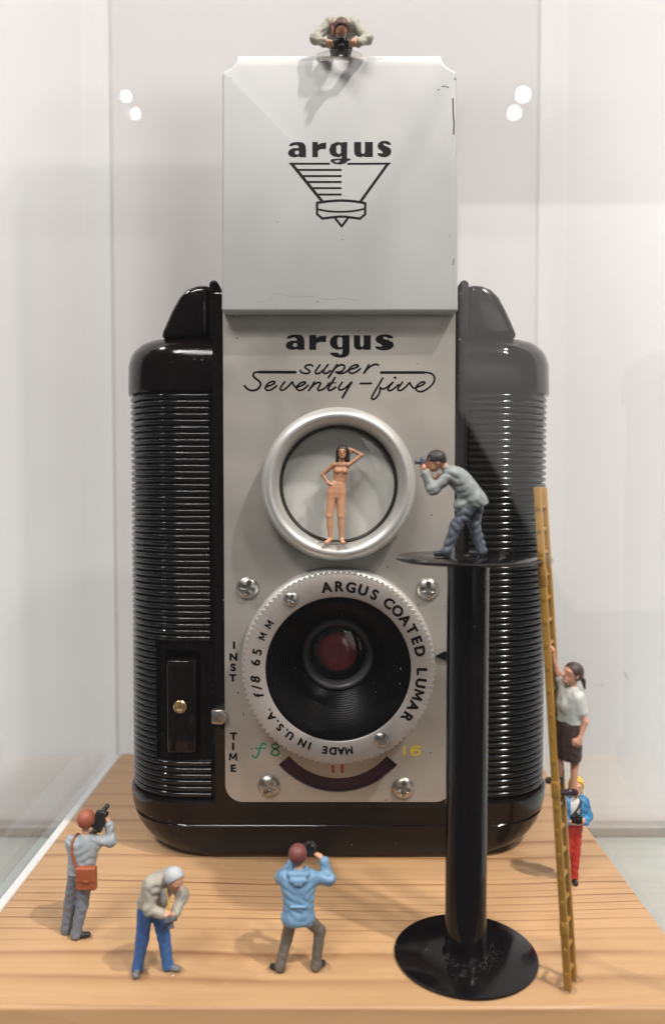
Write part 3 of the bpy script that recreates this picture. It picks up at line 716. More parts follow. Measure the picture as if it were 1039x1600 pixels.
strokes(script, o3, sc3, YP - 0.012, 'script_lettering', M['ink'], plate)
strokes([(sl((165, 528), (530, 530)), 30), (r4(sl((425, 533), (860, 533))), 28), (r4(sl((215, 645), (325, 643))), 21), (r4(sl((565, 586), (567, 586))), 28)], o3, sc3, YP - 0.008, 'script_lettering', M['ink'], plate, False)
# sans lettering from the built-in face, thickened
def char_mesh(ch, size, bold):
    cu = bpy.data.curves.new('t', 'FONT'); cu.body = ch; cu.size = size; cu.offset = bold; cu.align_x = 'CENTER'; cu.extrude = 0.01
    o = bpy.data.objects.new('t', cu); col.objects.link(o); bpy.context.view_layer.update()
    me = bpy.data.meshes.new_from_object(o.evaluated_get(bpy.context.evaluated_depsgraph_get()))
    V = [v.co.copy() for v in me.vertices]; F = [list(p.vertices) for p in me.polygons]
    bpy.data.objects.remove(o); bpy.data.curves.remove(cu); bpy.data.meshes.remove(me)
    return V, F
def char(ch, x, z, y, rot, size, bold, m, parent, wide=1.0, italic=0.0):
    if ch == 'M':                              # the narrow face clogs this letter, so it is drawn from four strokes
        V, F = [], []
        for a, b in (((-.30, 0), (-.27, .72)), ((-.27, .72), (0, .16)), ((0, .16), (.27, .72)), ((.27, .72), (.30, 0))):
            w = .062 * size; o = len(V); V += [Vector((q[0] * size + e * w, q[1] * size, .01)) for q in (a, b) for e in (-1, 1)]; F.append([o, o + 1, o + 3, o + 2])
        bold *= .5
    else: V, F = char_mesh(ch, size, 0.025)
    h = size * 0.36
    c, s = math.cos(rot), math.sin(rot); out = []; faces = []
    for n, (ox, oz) in enumerate(((0, 0), (-1, 0), (1, 0), (0, -.7), (0, .7), (-.8, .6), (.8, -.6))):   # struck several times to thicken it
        o = len(out)
        for q in V:
            a, b = q.x * wide + italic * (q.y - h) + ox * bold, q.y - h + oz * bold
            out.append((x + a * c + b * s, y - q.z - n * .0015, z - a * s + b * c))
        faces += [[i + o for i in f] for f in F]
    return build('letter', out, faces, m, parent, False)
for word, spots in (('INST', ((366, 1008), (365, 1026), (364.5, 1042.5), (364, 1059))), ('TIME', ((365, 1150), (364.5, 1166), (364.5, 1182.5), (364.5, 1200)))):
    for ch, (u, v_) in zip(word, spots): x, z = P(u, v_, YP); char(ch, x, z, YP - 0.015, 0, 2.05, 0.10, M['ink'], plate, 1.08)
def ring_text(text, a0, a1, size=2.75, bold=0.11, r=16.35, italic=0.0, slots=None):
    m = len(text)
    for i, ch in enumerate(text):
        if ch == ' ': continue
        a = R(a0 + (a1 - a0) * (slots[i] if slots else (i / (m - 1) if m > 1 else 0)))
        char(ch, LX + r * math.sin(a), LZ + r * math.cos(a), 152.8 - 0.015, a, size, bold, M['ink'], dial, 1.0, italic)
ring_text('ARGUS', -8, 25.5); ring_text('COATED', 37, 77); ring_text('LUMAR', 91, 124.5)
ring_text('MADE IN', 172.5, 206, 2.0, 0.09, 16.1); ring_text('U.S.A.', 216, 239.5, 2.0, 0.09, 16.1, 0, (0, .17, .38, .57, .80, 1.0))
ring_text('f/8', 252, 263.5, 2.5, 0.07, 16.3, 0.25, (0, .5, 1.0)); ring_text('65', 275, 282.5, 2.5, 0.07, 16.2); ring_text('MM', 294, 303.5, 1.9, 0.07, 16.1)
o4 = (340, 860); s4 = 2.734
strokes([(sl((206, 829), (192, 825), (182, 845), (174, 872), (162, 885), (149, 878)), 8), (sl((162, 846), (204, 845)), 6),
         (sl((247, 826), (232, 833), (238, 845), (256, 852), (262, 868), (247, 876), (230, 868), (238, 852), (256, 845), (262, 833), (247, 826)), 8)], o4, s4, YP - 0.012, 'aperture_number', M['green'], plate)
strokes([(sl((493, 922), (493, 946)), 11), (sl((533, 918), (533, 946)), 11)], o4, s4, YP - 0.012, 'aperture_number', M['red'], plate, False)
strokes([(sl((797, 838), (797, 872)), 9)], o4, s4, YP - 0.012, 'aperture_number', M['yellow'], plate, False)
strokes([(sl((864, 840), (843, 838), (828, 850), (828, 866), (845, 875), (862, 868), (862, 856), (845, 852), (830, 858)), 9)], o4, s4, YP - 0.012, 'aperture_number', M['yellow'], plate)
strokes([(sl((111, 692), (111, 707)), 3)], o4, s4, YP - 0.012, 'index_mark', M['ink'], plate, False)
# wear: chipped lacquer on the hood's right edge, small scuffs
def scuff(pts, w, name='scuff', m='ink_hood', par=hood, y=YH): strokes([(pts, w)], (330, 0), 2.5975, y - 0.01, name, M[m], par)
scuff(sl((980, 400), (981, 450), (984, 500), (983, 545)), 5); scuff(sl((936, 352), (950, 350), (962, 356)), 3); scuff(sl((984, 1052), (980, 1075)), 3); scuff(sl((918, 366), (926, 362)), 3)
strokes([(sl((185, 1228), (240, 1215), (262, 1190), (330, 1205), (400, 1203), (470, 1215), (540, 1212), (600, 1222)), 1.6)], (330, 0), 2.5975, YH - 0.006, 'scratch', mat('scratch', (0.30, 0.29, 0.27), 0.5), hood)

# ------------------------------------------------------------------ film spool used as a stand
SPX, SPY = 22.3, 129.8; ZT = 67.2
sp = thing('film_spool', 'upright black metal film spool with round flanges serving as a platform', 'film spool', (SPX, SPY, 0))
def disc(z0, t, name):
    v, f = vlathe([(3.6, z0), (11.65, z0), (11.9, z0 + t * .3), (11.9, z0 + t * .7), (11.65, z0 + t), (3.6, z0 + t)], SPX, SPY, 96)
    n0 = len(v); m = 6; f = list(f)
    f.append([i * m for i in range(96)]); f.append([i * m + 5 for i in range(96)][::-1])
    e = build(name, v, f, M['spool'], sp); sharpen(e.data, 40)
disc(0.05, 0.55, 'flange'); disc(ZT - 0.6, 0.55, 'flange')
v, f = vlathe([(3.9, 0.55), (3.55, 1.0), (3.42, 1.8), (3.42, ZT - 0.62)], SPX, SPY, 72); build('core', v, f, M['spool'], sp)
gr = []
for i in range(150):                          # grit and glue crumbs round the foot of the core
    a = random.uniform(-2.9, 0.4); r = 3.7 + abs(random.gauss(0, 1.3)); c = (SPX + r * math.cos(a), SPY + r * math.sin(a) , 0.62); q = random.uniform(.03, .09)
    gr.append(box(c[0] - q, c[0] + q, c[1] - q, c[1] + q, c[2] - q, c[2] + q))
v, f = join(*gr); tag(build('grit', v, f, mat('grit', (0.035, 0.033, 0.032), 0.35), sp, False), kind='stuff')

# ------------------------------------------------------------------ ladder
na, nb = Vector((36.7, 120.4, 0.1)), Vector((32.9, 127.2, 78.6))
off = Vector((1.65, 2.7, 0))
lad = thing('ladder', 'thin mustard plastic ladder leaning on the upper flange of the spool', 'ladder', na)
ax = (nb - na).normalized(); side = off.normalized(); face = ax.cross(side).normalized()
def bar3(a, b, w, t, sd, fc):
    V = []
    for p in (a, b):
        for s, q in ((-1, -1), (1, -1), (1, 1), (-1, 1)): V.append(p + sd * s * w / 2 + fc * q * t / 2)
    return V, [(0, 1, 2, 3)[::-1], (4, 5, 6, 7), (0, 1, 5, 4), (1, 2, 6, 5), (2, 3, 7, 6), (3, 0, 4, 7)]
def bevelled(vf, b, seg=2):
    bm = bmesh.new(); vs = [bm.verts.new(p) for p in vf[0]]
    for q in vf[1]: bm.faces.new([vs[i] for i in q])
    bmesh.ops.recalc_face_normals(bm, faces=bm.faces); bmesh.ops.bevel(bm, geom=list(bm.edges), offset=b, segments=seg, profile=.5, affect='EDGES')
    o = bm_out(bm); bm.free(); return o
for k in (0, 1):
    a, b = na + off * k, nb + off * k
    V, F = bevelled(bar3(a, b, 0.7, 1.15, side, face), 0.12); build('rail', V, F, M['ladder'], lad)
L = (nb - na).length
rv, rf = tube([side * -0.55, side * (off.length + 0.55)], 0.36, 8)
rung = mesh_of('rung', rv, rf, M['ladder']); sharpen(rung, 50)
i = 0; s = 2.6
while s < L - 1: put('rung', rung, lad, na + ax * s); s += 3.65
for s, ln in ((9.5, 2.2), (31.0, 2.6), (64.5, 3.0)):  # sleeves where the ladder lengths are joined
    V, F = bevelled(bar3(na + ax * (s - ln / 2), na + ax * (s + ln / 2), 0.86, 1.32, side, face), 0.12); build('joint_sleeve', V, F, M['ladder'], lad)
def blob(c, r, parent, name='glue_blob', seed=0, res=0.13):
    rnd = random.Random(seed); pr = [('ell', c, r)]
    for i in range(5):
        a = rnd.uniform(0, 6.28); q = rnd.uniform(.3, .8); pr.append(('ell', (c[0] + math.cos(a) * r[0] * q, c[1] + math.sin(a) * r[1] * q, c[2]), tuple(x * rnd.uniform(.35, .6) for x in r)))
    V, F = sdf_mesh(pr, .3, res); return build(name, V, F, M['glue'], parent)
blob((na.x, na.y, 0.25), (1.1, .9, .55), lad, seed=1); blob((na.x + off.x, na.y + off.y, .25), (1.1, .9, .5), lad, seed=2); blob((34.2, 127.0, ZT - .4), (1.3, 1.0, 1.0), lad, seed=3)

# ------------------------------------------------------------------ painted figurines
def V3(*a): return Vector(a)
def basis(f, up=(0, 0, 1)):
    f = Vector(f).normalized(); r = f.cross(Vector(up)).normalized(); u = r.cross(f); return r, f, u
def head_prims(c, f, up=(0, 0, 1), s=1.0):
    r, f, u = basis(f, up); c = Vector(c); m = [list(r), list(f), list(u)]
    m = [[r[k], f[k], u[k]] for k in range(3)]; mt = [[r[0], f[0], u[0]], [r[1], f[1], u[1]], [r[2], f[2], u[2]]]
    pr = [('ell', tuple(c + u * .25 * s), (1.12 * s, 1.32 * s, 1.25 * s), mt), ('ell', tuple(c + f * .35 * s - u * .62 * s), (.82 * s, .85 * s, .85 * s), mt),
          ('cap', tuple(c + f * 1.28 * s + u * .22 * s), tuple(c + f * 1.56 * s - u * .28 * s), .15 * s, .22 * s),
          ('ell', tuple(c + f * 1.02 * s - u * 1.08 * s), (.42 * s, .36 * s, .32 * s), mt), ('ell', tuple(c + f * 1.08 * s + u * .42 * s), (.8 * s, .24 * s, .16 * s), mt),
          ('ell', tuple(c + f * 1.17 * s - u * .66 * s), (.36 * s, .16 * s, .13 * s), mt)]
    for q in (-1, 1): pr.append(('ell', tuple(c + r * q * 1.12 * s - f * .05 * s - u * .05 * s), (.15 * s, .28 * s, .40 * s), mt))
    subs = [('ell', tuple(c + f * 1.36 * s + r * q * .45 * s + u * .16 * s), (.24 * s, .2 * s, .15 * s), mt) for q in (-1, 1)]
    eyes = [('ell', tuple(c + f * 1.12 * s + r * q * .44 * s + u * .14 * s), (.20 * s, .12 * s, .11 * s), mt) for q in (-1, 1)]
    return pr, subs, eyes, mt, (r, f, u)
def hand_prims(w, tip, palm=(0, 0, -1), curl=0.5, s=1.0):
    w, tip = Vector(w), Vector(tip); d = (tip - w); Ln = d.length; d.normalize(); n = Vector(palm); n = (n - d * n.dot(d)).normalized(); sd = d.cross(n)
    pr = [('cap', tuple(w), tuple(w + d * .55 * Ln), .42 * s, .46 * s), ('cap', tuple(w + d * .5 * Ln - sd * .3 * s), tuple(w + d * .5 * Ln + sd * .3 * s), .36 * s, .36 * s)]
    for i, (q, l) in enumerate(((-.42, .85), (-.14, 1.0), (.14, .97), (.42, .8))):
        b = w + d * .62 * Ln + sd * q * s; k = b + d * .42 * l * s + n * .10 * s; e = k + d * (.5 * (1 - curl)) * l * s + n * .55 * curl * l * s
        pr += [('cap', tuple(b), tuple(k), .185 * s, .17 * s), ('cap', tuple(k), tuple(e), .17 * s, .14 * s)]
    b = w + d * .25 * Ln - sd * .38 * s; k = b + d * .35 * s - sd * .32 * s + n * .2 * s; pr += [('cap', tuple(b), tuple(k), .22 * s, .19 * s), ('cap', tuple(k), tuple(k + d * .42 * s + n * .18 * s), .19 * s, .15 * s)]
    return pr
def lerp(a, b, t): return Vector(a) + (Vector(b) - Vector(a)) * t
def torso(J, w=1.0, waist=1.0):
    sl_, sr, hl, hr = (Vector(J[k]) for k in ('shl', 'shr', 'hpl', 'hpr')); ch = Vector(J['chest']); pe = Vector(J['pelvis']); nk = Vector(J['neck'])
    sd = (sr - sl_).normalized(); hd = (hr - hl).normalized(); ms = lerp(sl_, sr, .5); half = (sr - sl_).length / 2
    mid = ms * .5 + pe * .5; ctrl = ch + (ch - lerp(ms, pe, .35)) * .6
    pr = []
    for t, hw, r in ((0, half * .84, .98), (.16, half * .66, 1.24), (.34, half * .52, 1.42), (.52, .98 * waist, 1.38), (.68, .92 * waist, 1.34), (.84, .92, 1.36), (1.0, .86, 1.36)):
        c = ms * (1 - t) ** 2 + ctrl * 2 * t * (1 - t) + pe * t * t; d = (sd * (1 - t) + hd * t).normalized()
        pr.append(('cap', tuple(c - d * hw), tuple(c + d * hw), r * w, r * w))
    pr.append(('cap', tuple(ms), tuple(nk), .9 * w, .62))
    return pr
def leg_prims(J, s, r=(1.08, .80, .62)):
    h, k, a = J['hp' + s], J['kn' + s], J['an' + s]
    return [('cap', tuple(h), tuple(k), r[0], r[1]), ('cap', tuple(k), tuple(a), r[1], r[2])]
def arm_prims(J, s, r=(.72, .58, .44)):
    a, e, h = J['sh' + s], J['el' + s], J['wr' + s]
    return [('cap', tuple(a), tuple(e), r[0], r[1]), ('cap', tuple(e), tuple(h), r[1], r[2])]
def shoe_prims(J, s, up=0.45):
    a, t = Vector(J['an' + s]), Vector(J['to' + s]); d = (t - a); d.z = 0; heel = Vector((a.x, a.y, t.z + .05)) - d.normalized() * .25
    return [('cap', tuple(heel), tuple(t), .56, .50), ('cap', tuple(a), tuple(heel), .55, .55), ('cap', tuple(lerp(heel, t, .35) + Vector((0, 0, .18))), tuple(t), .5, .38)]
def world_prims(pr, off):
    out = []
    for p in pr:
        q = list(p); q[1] = tuple(Vector(p[1]) + off)
        if p[0] == 'cap': q[2] = tuple(Vector(p[2]) + off)
        out.append(tuple(q))
    return out
def part(root, name, pr, m, k=.3, res=.16, subs=(), planes=(), wr=0.0, seed=0, ks=.08):
    V, F = sdf_mesh(pr, k, res, subs, planes, ks, wr, seed)
    me = mesh_of(name, V, F, m); return put(name, me, root)
def mini_camera(root, c, look, up=(0, 0, 1), w=2.3, h=1.5, d=0.9, lens=1.2, lr=.55, mm='black'):
    r, f, u = basis(look, up); c = Vector(c); mt = [[r[k], f[k], u[k]] for k in range(3)]
    e = part(root, 'camera', [('box', tuple(c), (w / 2, d / 2, h / 2), mt, .15), ('box', tuple(c + u * h * .55), (w * .2, d * .45, h * .22), mt, .1), ('cap', tuple(c + r * w * .3 + u * h * .5), tuple(c + r * w * .3 + u * h * .62), .18, .18)], M[mm], .1, .11)
    V, F = tube([c + f * d * .3, c + f * (d * .5 + lens * .6), c + f * (d * .5 + lens * .6), c + f * (d * .5 + lens), c + f * (d * .5 + lens), c + f * (d * .5 + lens * .8)], [lr * .9, lr * .9, lr, lr, lr * .7, lr * .6], 14)
    me = mesh_of('lens', V, F, M[mm]); o2 = put('lens', me, e); sharpen(me, 40)
    return e
def strap(root, pts, w=.34, t=.12, m='brownstrap', name='strap'):
    p = smooth_path(pts, 5); V, F = tube(p, w / 2, 6); return put(name, mesh_of(name, V, F, M[m]), root)
def figurine(label, loc, J, face, skin='skin', legs_r=None, group='miniature people of the diorama'):
    root = thing('figurine', label, 'figurine', loc, group)
    hp, hs, ey, mt, ax3 = head_prims(J['head'], face, J.get('hup', (0, 0, 1)), J.get('hs', 1.13))
    pr = hp + [('cap', tuple(J['neck']), tuple(lerp(J['neck'], J['head'], .75)), .58, .56)] + torso(J, .86) + leg_prims(J, 'l', (.92, .66, .46)) + leg_prims(J, 'r', (.92, .66, .46)) + arm_prims(J, 'l', (.58, .46, .34)) + arm_prims(J, 'r', (.58, .46, .34))
    for s in 'lr':
        pr += hand_prims(J['wr' + s], J['ha' + s], J.get('pa' + s, (0, 0, -1)), J.get('curl', .5))
        t = Vector(J['to' + s]); pr += [('cap', tuple(J['an' + s]), tuple(t), .4, .3)]
    part(root, 'body', pr, M[skin], .22, .12, hs)
    return root, mt, ax3
def hair(root, J, mt, ax3, m, planes_dir=(0.55, 0.75), grow=.16, name='hair', extra=(), s=1.0, cutp=.35):
    r, f, u = ax3; c = Vector(J['head'])
    n = f * planes_dir[0] - u * planes_dir[1]
    q = J.get('hs', 1.13)
    return part(root, name, [('ell', tuple(c + (u * .32 - f * .08) * q), ((1.12 + grow) * q, (1.30 + grow) * q, (1.25 + grow) * q), mt)] + list(extra), M[m], .2, .12, planes=[(tuple(c + f * cutp * q), tuple(n))])
def both(J, fn, *a): return fn(J, 'l', *a) + fn(J, 'r', *a)
def trim_sleeve(J, s, t=.0): return None
def jacket(root, J, m, name='jacket', w=1.0, arms=(.90, .80, .60), hem=(), k=.75, wr=.075, seed=0, subs=(), planes=(), short=None, res=.125):
    pr = torso(J, w) + list(hem)
    for s in 'lr':
        a, e, h = J['sh' + s], J['el' + s], J['wr' + s]
        if short and s in short: pr += [('cap', tuple(a), tuple(lerp(a, e, .62)), arms[0], arms[0] * .95)]
        else: pr += arm_prims(J, s, arms) + [('cap', tuple(lerp(e, h, .9)), tuple(h), arms[2], arms[2] + .06)]
    return part(root, name, pr, M[m], k, res, subs, planes, wr, seed)
def trousers(root, J, m, r=(1.28, 1.04, .86), name='trousers', seed=0, wr=.05):
    pe = Vector(J['pelvis']); hd = (Vector(J['hpr']) - Vector(J['hpl'])).normalized()
    pr = [('cap', tuple(pe - hd * .7), tuple(pe + hd * .7), 1.32, 1.32), ('cap', tuple(pe - hd * .6 + Vector((0, 0, .9))), tuple(pe + hd * .6 + Vector((0, 0, .9))), 1.2, 1.2)] + both(J, leg_prims, r)
    for s in 'lr':
        a, kn_ = Vector(J['an' + s]), Vector(J['kn' + s]); pr += [('cap', tuple(a), tuple(a + (a - kn_).normalized() * .25), r[2], r[2] + .04)]
    return part(root, name, pr, M[m], .35, .125, (), (), wr, seed)
def shoes(root, J, m):
    for s in 'lr': part(root, 'shoe', shoe_prims(J, s), M[m], .25, .12, planes=[((0, 0, J['to' + s][2] - .42), (0, 0, -1))])
def feet_glue(root, J, seed):
    for i, s in enumerate('lr'):
        t = lerp(J['an' + s], J['to' + s], .6); c = ORG[root.name] + Vector((t.x, t.y, J['to' + s][2] - .42)); blob(tuple(c), (1.35, 1.0, .26), root, seed=seed + i, res=.14)

# 1 man with shoulder bag filming, seen from behind on the left
x, y = on_board(116, 1462)
J = dict(pelvis=(1.3, 0, 11.0), chest=(1.75, .1, 14.8), neck=(2.0, .2, 17.6), head=(2.35, .5, 20.3), shl=(-.35, .1, 16.7), shr=(3.9, .4, 16.7), ell=(-.5, 1.9, 14.0), wrl=(1.9, 3.0, 16.6), hal=(3.3, 2.9, 18.0),
         elr=(6.4, 1.0, 16.3), wrr=(5.9, 1.7, 18.9), har=(5.4, 2.0, 20.4), hpl=(.35, 0, 10.4), hpr=(2.2, 0, 10.4), knl=(-.7, .3, 5.6), knr=(1.6, -.3, 5.6), anl=(-1.5, .6, .95), anr=(.7, -.9, .95), tol=(-.6, 2.0, .45), tor=(2.6, -.5, .45), pal=(0, 0, 1), par=(-1, 0, 0))
r1, mt, a3 = figurine('grey-sweatered man with red hair and a brown shoulder bag filming with a video camera', (x, y, 0.02), J, (.35, .9, .25))
hair(r1, J, mt, a3, 'redhair', (.75, .45), .2, 'cap', cutp=.55)
jacket(r1, J, 'sweater', 'sweater', 1.02, seed=1, planes=[((0, 0, 11.2), (0, 0, -1))]); trousers(r1, J, 'jeans', seed=2); shoes(r1, J, 'black')
b = part(r1, 'shoulder_bag', [('box', (2.9, -1.75, 11.2), (1.75, .6, 2.0), None, .3), ('box', (2.9, -2.25, 11.9), (1.72, .25, 1.25), None, .2)], M['bag'], .12, .12)
put('flap_tab', mesh_of('flap_tab', *box(2.4, 3.5, -2.62, -2.4, 10.6, 11.1, .06, 1), M['bag']), b)
strap(r1, [(1.3, -1.95, 12.9), (.75, -1.8, 14.4), (.35, -1.6, 15.8), (.35, -1.0, 17.3), (.7, .2, 17.95), (1.0, 1.2, 17.3)], .5, m='bag')
vc = part(r1, 'video_camera', [('box', (4.4, 1.3, 20.1), (.95, 1.0, 1.5), [[.95, 0, .3], [-.08, .95, .3], [-.3, -.3, .9]], .2), ('cap', (4.7, 1.9, 21.2), (5.35, 2.4, 22.0), .45, .48), ('box', (4.3, .9, 18.9), (.55, .6, .8), None, .15), ('cap', (3.6, 1.2, 20.8), (4.9, 1.9, 20.9), .3, .3), ('cap', (3.9, .2, 18.4), (4.3, 1.0, 19.3), .4, .45)], M['black'], .15, .12)
feet_glue(r1, J, 11)

# 2 old man stooping over his camera
x, y = on_board(236, 1519)
J = dict(pelvis=(.1, .3, 10.6), chest=(1.7, -.7, 14.9), neck=(3.1, -1.6, 16.6), head=(4.35, -2.35, 16.6), hup=(.5, -.45, .75), shl=(3.2, .9, 15.6), shr=(.5, -2.2, 15.6), ell=(5.3, -.3, 12.9), wrl=(4.6, -2.3, 11.2), hal=(4.1, -3.4, 10.4),
         elr=(.6, -3.1, 12.1), wrr=(2.5, -3.3, 11.5), har=(3.8, -3.5, 11.5), hpl=(1.0, .7, 10.2), hpr=(-.8, -.2, 10.2), knl=(2.0, .8, 5.5), knr=(-1.3, 0, 5.5), anl=(2.6, .6, .95), anr=(-2.1, -.1, .95), tol=(4.3, .1, .45), tor=(-2.0, -1.7, .45), pal=(-1, 0, 0), par=(0, -.4, 1))
r2, mt, a3 = figurine('stooping white-haired man in blue jeans and beige jacket looking down at his camera', (x, y, 0.02), J, (.60, -.5, -.75))
hair(r2, J, mt, a3, 'whitehair', (.85, .15), .2, cutp=.38)
jacket(r2, J, 'beige', 'jacket', 1.08, (.95, .85, .62), hem=[('cap', (-.6, .1, 11.6), (.8, .5, 11.6), 1.35, 1.35)], seed=3, wr=.095, planes=[((0, 0, 10.9), (-.25, .1, -1))])
part(r2, 'shirt_front', [('ell', (2.9, -2.2, 13.6), (.75, .75, 1.5), None)], M['lilac'], .2, .14)
trousers(r2, J, 'bluejeans', seed=4); shoes(r2, J, 'shoegrey')
mini_camera(r2, (3.95, -3.5, 10.7), (.2, -.4, -.9), (.9, -.1, .2), 1.9, 1.4, .9, .9, .5, 'steelgrey')
strap(r2, [(3.2, -2.6, 15.2), (3.6, -3.1, 13.2), (3.9, -3.4, 11.5)], .3, m='yellowhair'); feet_glue(r2, J, 21)

# 3 man in sky-blue jacket, knees bent, back to the viewer
x, y = on_board(466, 1516)
J = dict(pelvis=(.1, 0, 9.4), chest=(0, .3, 13.6), neck=(.1, .4, 16.2), head=(-.05, .75, 18.6), shl=(-2.15, .3, 15.3), shr=(2.25, .3, 15.3), ell=(-2.9, 2.3, 14.2), wrl=(-.6, 3.3, 16.8), hal=(.8, 3.2, 17.8),
         elr=(5.0, .9, 14.7), wrr=(4.2, 1.6, 17.2), har=(2.9, 2.3, 18.5), hpl=(-1.0, 0, 8.8), hpr=(1.2, 0, 8.8), knl=(-1.8, .9, 5.2), knr=(3.5, 1.0, 6.0), anl=(-2.9, -.3, .95), anr=(2.9, -.1, .95), tol=(-4.2, .3, .45), tor=(4.0, 1.2, .45), pal=(0, 0, 1), par=(-.8, .2, -.3))
r3, mt, a3 = figurine('man in sky-blue jacket and grey trousers crouching with bent knees to take a picture', (x, y, 0.02), J, (.18, 1, .12))
hair(r3, J, mt, a3, 'maroon', (.75, .4), .2, cutp=.5)
jacket(r3, J, 'skyjacket', 'jacket', 1.12, (1.0, .9, .62), hem=[('cap', (-1.1, -.1, 8.7), (1.2, -.1, 8.7), 1.45, 1.45), ('cap', (-1.6, .2, 8.6), (-.6, -.6, 8.6), 1.1, 1.1)], seed=5, planes=[((0, 0, 7.7), (0, 0, -1))])
part(r3, 'collar', [('cap', (-1.2, -.7, 16.2), (1.35, -.7, 16.2), .55, .55), ('cap', (-.85, -1.2, 15.5), (1.0, -1.2, 15.5), .52, .52), ('cap', (-.3, -1.35, 15.0), (.45, -1.35, 15.0), .42, .42), ('cap', (-1.3, -.6, 16.2), (-1.15, .8, 16.5), .5, .42), ('cap', (1.45, -.6, 16.2), (1.35, .8, 16.5), .5, .42)], M['skyjacket'], .3, .12)
part(r3, 'belt_tab', [('cap', (-1.0, -1.5, 11.3), (1.15, -1.5, 11.3), .28, .28)], M['skyjacket'], .1, .11)
trousers(r3, J, 'khaki', (1.12, .92, .80), seed=6); shoes(r3, J, 'black')
mini_camera(r3, (1.75, 2.7, 18.75), (.15, 1, .05), (0, 0, 1), 2.2, 1.7, 1.0, 1.2, .6); feet_glue(r3, J, 31)

# 4 man in grey coat leaning forward on the spool
J = dict(pelvis=(.9, .1, 9.3), chest=(-1.5, 0, 12.9), neck=(-4.0, -.1, 14.7), head=(-5.35, -.1, 15.55), hup=(.35, 0, .95), shl=(-3.0, -1.55, 13.5), shr=(-2.8, 1.5, 13.5), ell=(-6.0, -1.7, 11.0), wrl=(-7.1, -.9, 13.6), hal=(-7.6, -.3, 15.0),
         elr=(-5.9, 2.0, 11.2), wrr=(-7.1, 1.0, 13.6), har=(-7.7, .3, 15.0), hpl=(.2, -.8, 8.6), hpr=(1.6, .8, 8.8), knl=(-2.2, -.9, 5.0), knr=(1.1, .9, 5.2), anl=(-3.6, -.9, .95), anr=(2.3, .9, .95), tol=(-5.3, -1.0, .45), tor=(.6, .7, .45), pal=(.4, 0, .5), par=(.4, 0, .5))
r4_, mt, a3 = figurine('man in long grey coat and black cap leaning forward on the spool platform', (SPX, SPY, ZT + .02), J, (-1, -.08, -.05))
hair(r4_, J, mt, a3, 'darkhair', (.15, .8), .18, 'cap', cutp=.2, extra=())
jacket(r4_, J, 'coat', 'coat', 1.1, (.95, .85, .60), hem=[('cap', (.9, -.7, 9.4), (1.3, .8, 9.4), 1.5, 1.5), ('cap', (1.6, -.5, 8.6), (2.1, .7, 8.7), 1.25, 1.25), ('cap', (-1.3, -.7, 8.4), (-1.1, .7, 8.4), 1.25, 1.25), ('cap', (-.6, -.7, 11.0), (-.3, .8, 11.0), 1.5, 1.5)], seed=7, k=.6, planes=[((-.8, 0, 7.4), (.32, 0, -1))])
trousers(r4_, J, 'slate', (1.15, .95, .82), seed=8, wr=.10); shoes(r4_, J, 'black')
mini_camera(r4_, (-7.5, 0, 15.5), (-1, -.05, .02), (0, 0, 1), 1.9, 1.2, .8, .9, .42, 'steelgrey'); strap(r4_, [(-6.9, -.7, 15.2), (-6.4, -.8, 13.6), (-5.6, -.9, 12.8), (-4.9, -.9, 13.6)], .55); feet_glue(r4_, J, 41)

# 5 woman climbing the ladder
x, z = P(885, 1243, 124.3)
J = dict(pelvis=(.4, 0, 11.0), chest=(.5, 0, 14.6), neck=(.85, 0, 17.3), head=(.75, 0, 19.55), shl=(1.2, -1.55, 16.2), shr=(0, 1.4, 16.3), ell=(2.1, -2.2, 12.6), wrl=(1.2, -2.4, 10.0), hal=(.5, -2.4, 8.7), elr=(-1.3, 1.6, 19.6), wrr=(-2.2, 1.2, 22.4), har=(-2.5, 1.0, 23.9),
         hpl=(.8, -.75, 10.4), hpr=(.0, .75, 10.4), knl=(1.0, -.75, 5.6), knr=(-.9, .8, 6.2), anl=(.8, -.75, 1.3), anr=(-1.1, .8, 2.6), tol=(-.8, -.75, .75), tor=(-2.8, .8, 2.1), pal=(0, 1, 0), par=(-1, 0, 0))
r5, mt, a3 = figurine('dark-haired woman in white blouse and brown skirt climbing the mustard ladder', (x, 124.3, z), J, (-1, -.25, .15))
hair(r5, J, mt, a3, 'brownhair', (.75, .5), .17, cutp=.35, extra=[('cap', (1.9, .2, 19.3), (2.5, .2, 18.4), .45, .32), ('cap', (2.5, .2, 18.4), (2.7, .1, 17.2), .36, .18)])
jacket(r5, J, 'blouse', 'blouse', 1.0, (.78, .7, .5), hem=[('ell', (-.45, -.6, 14.6), (.9, .85, 1.0), None), ('ell', (-.45, .6, 14.6), (.9, .85, 1.0), None)], seed=9, short='lr', planes=[((0, 0, 11.9), (0, 0, -1))], wr=.03)
part(r5, 'skirt', [('cap', (.35 + .12 * i / 8, -.7, 11.6 - 5.4 * i / 8), (.3 - .25 * i / 8, .72, 11.6 - 5.4 * i / 8), 1.34 + .2 * math.sin(i / 8 * 2.6), 1.34 + .2 * math.sin(i / 8 * 2.6)) for i in range(9)], M['brown'], .5, .15, planes=[((0, 0, 6.0), (0, 0, -1)), ((0, 0, 12.2), (0, 0, 1))], wr=.03)
shoes(r5, J, 'purpleshoe')

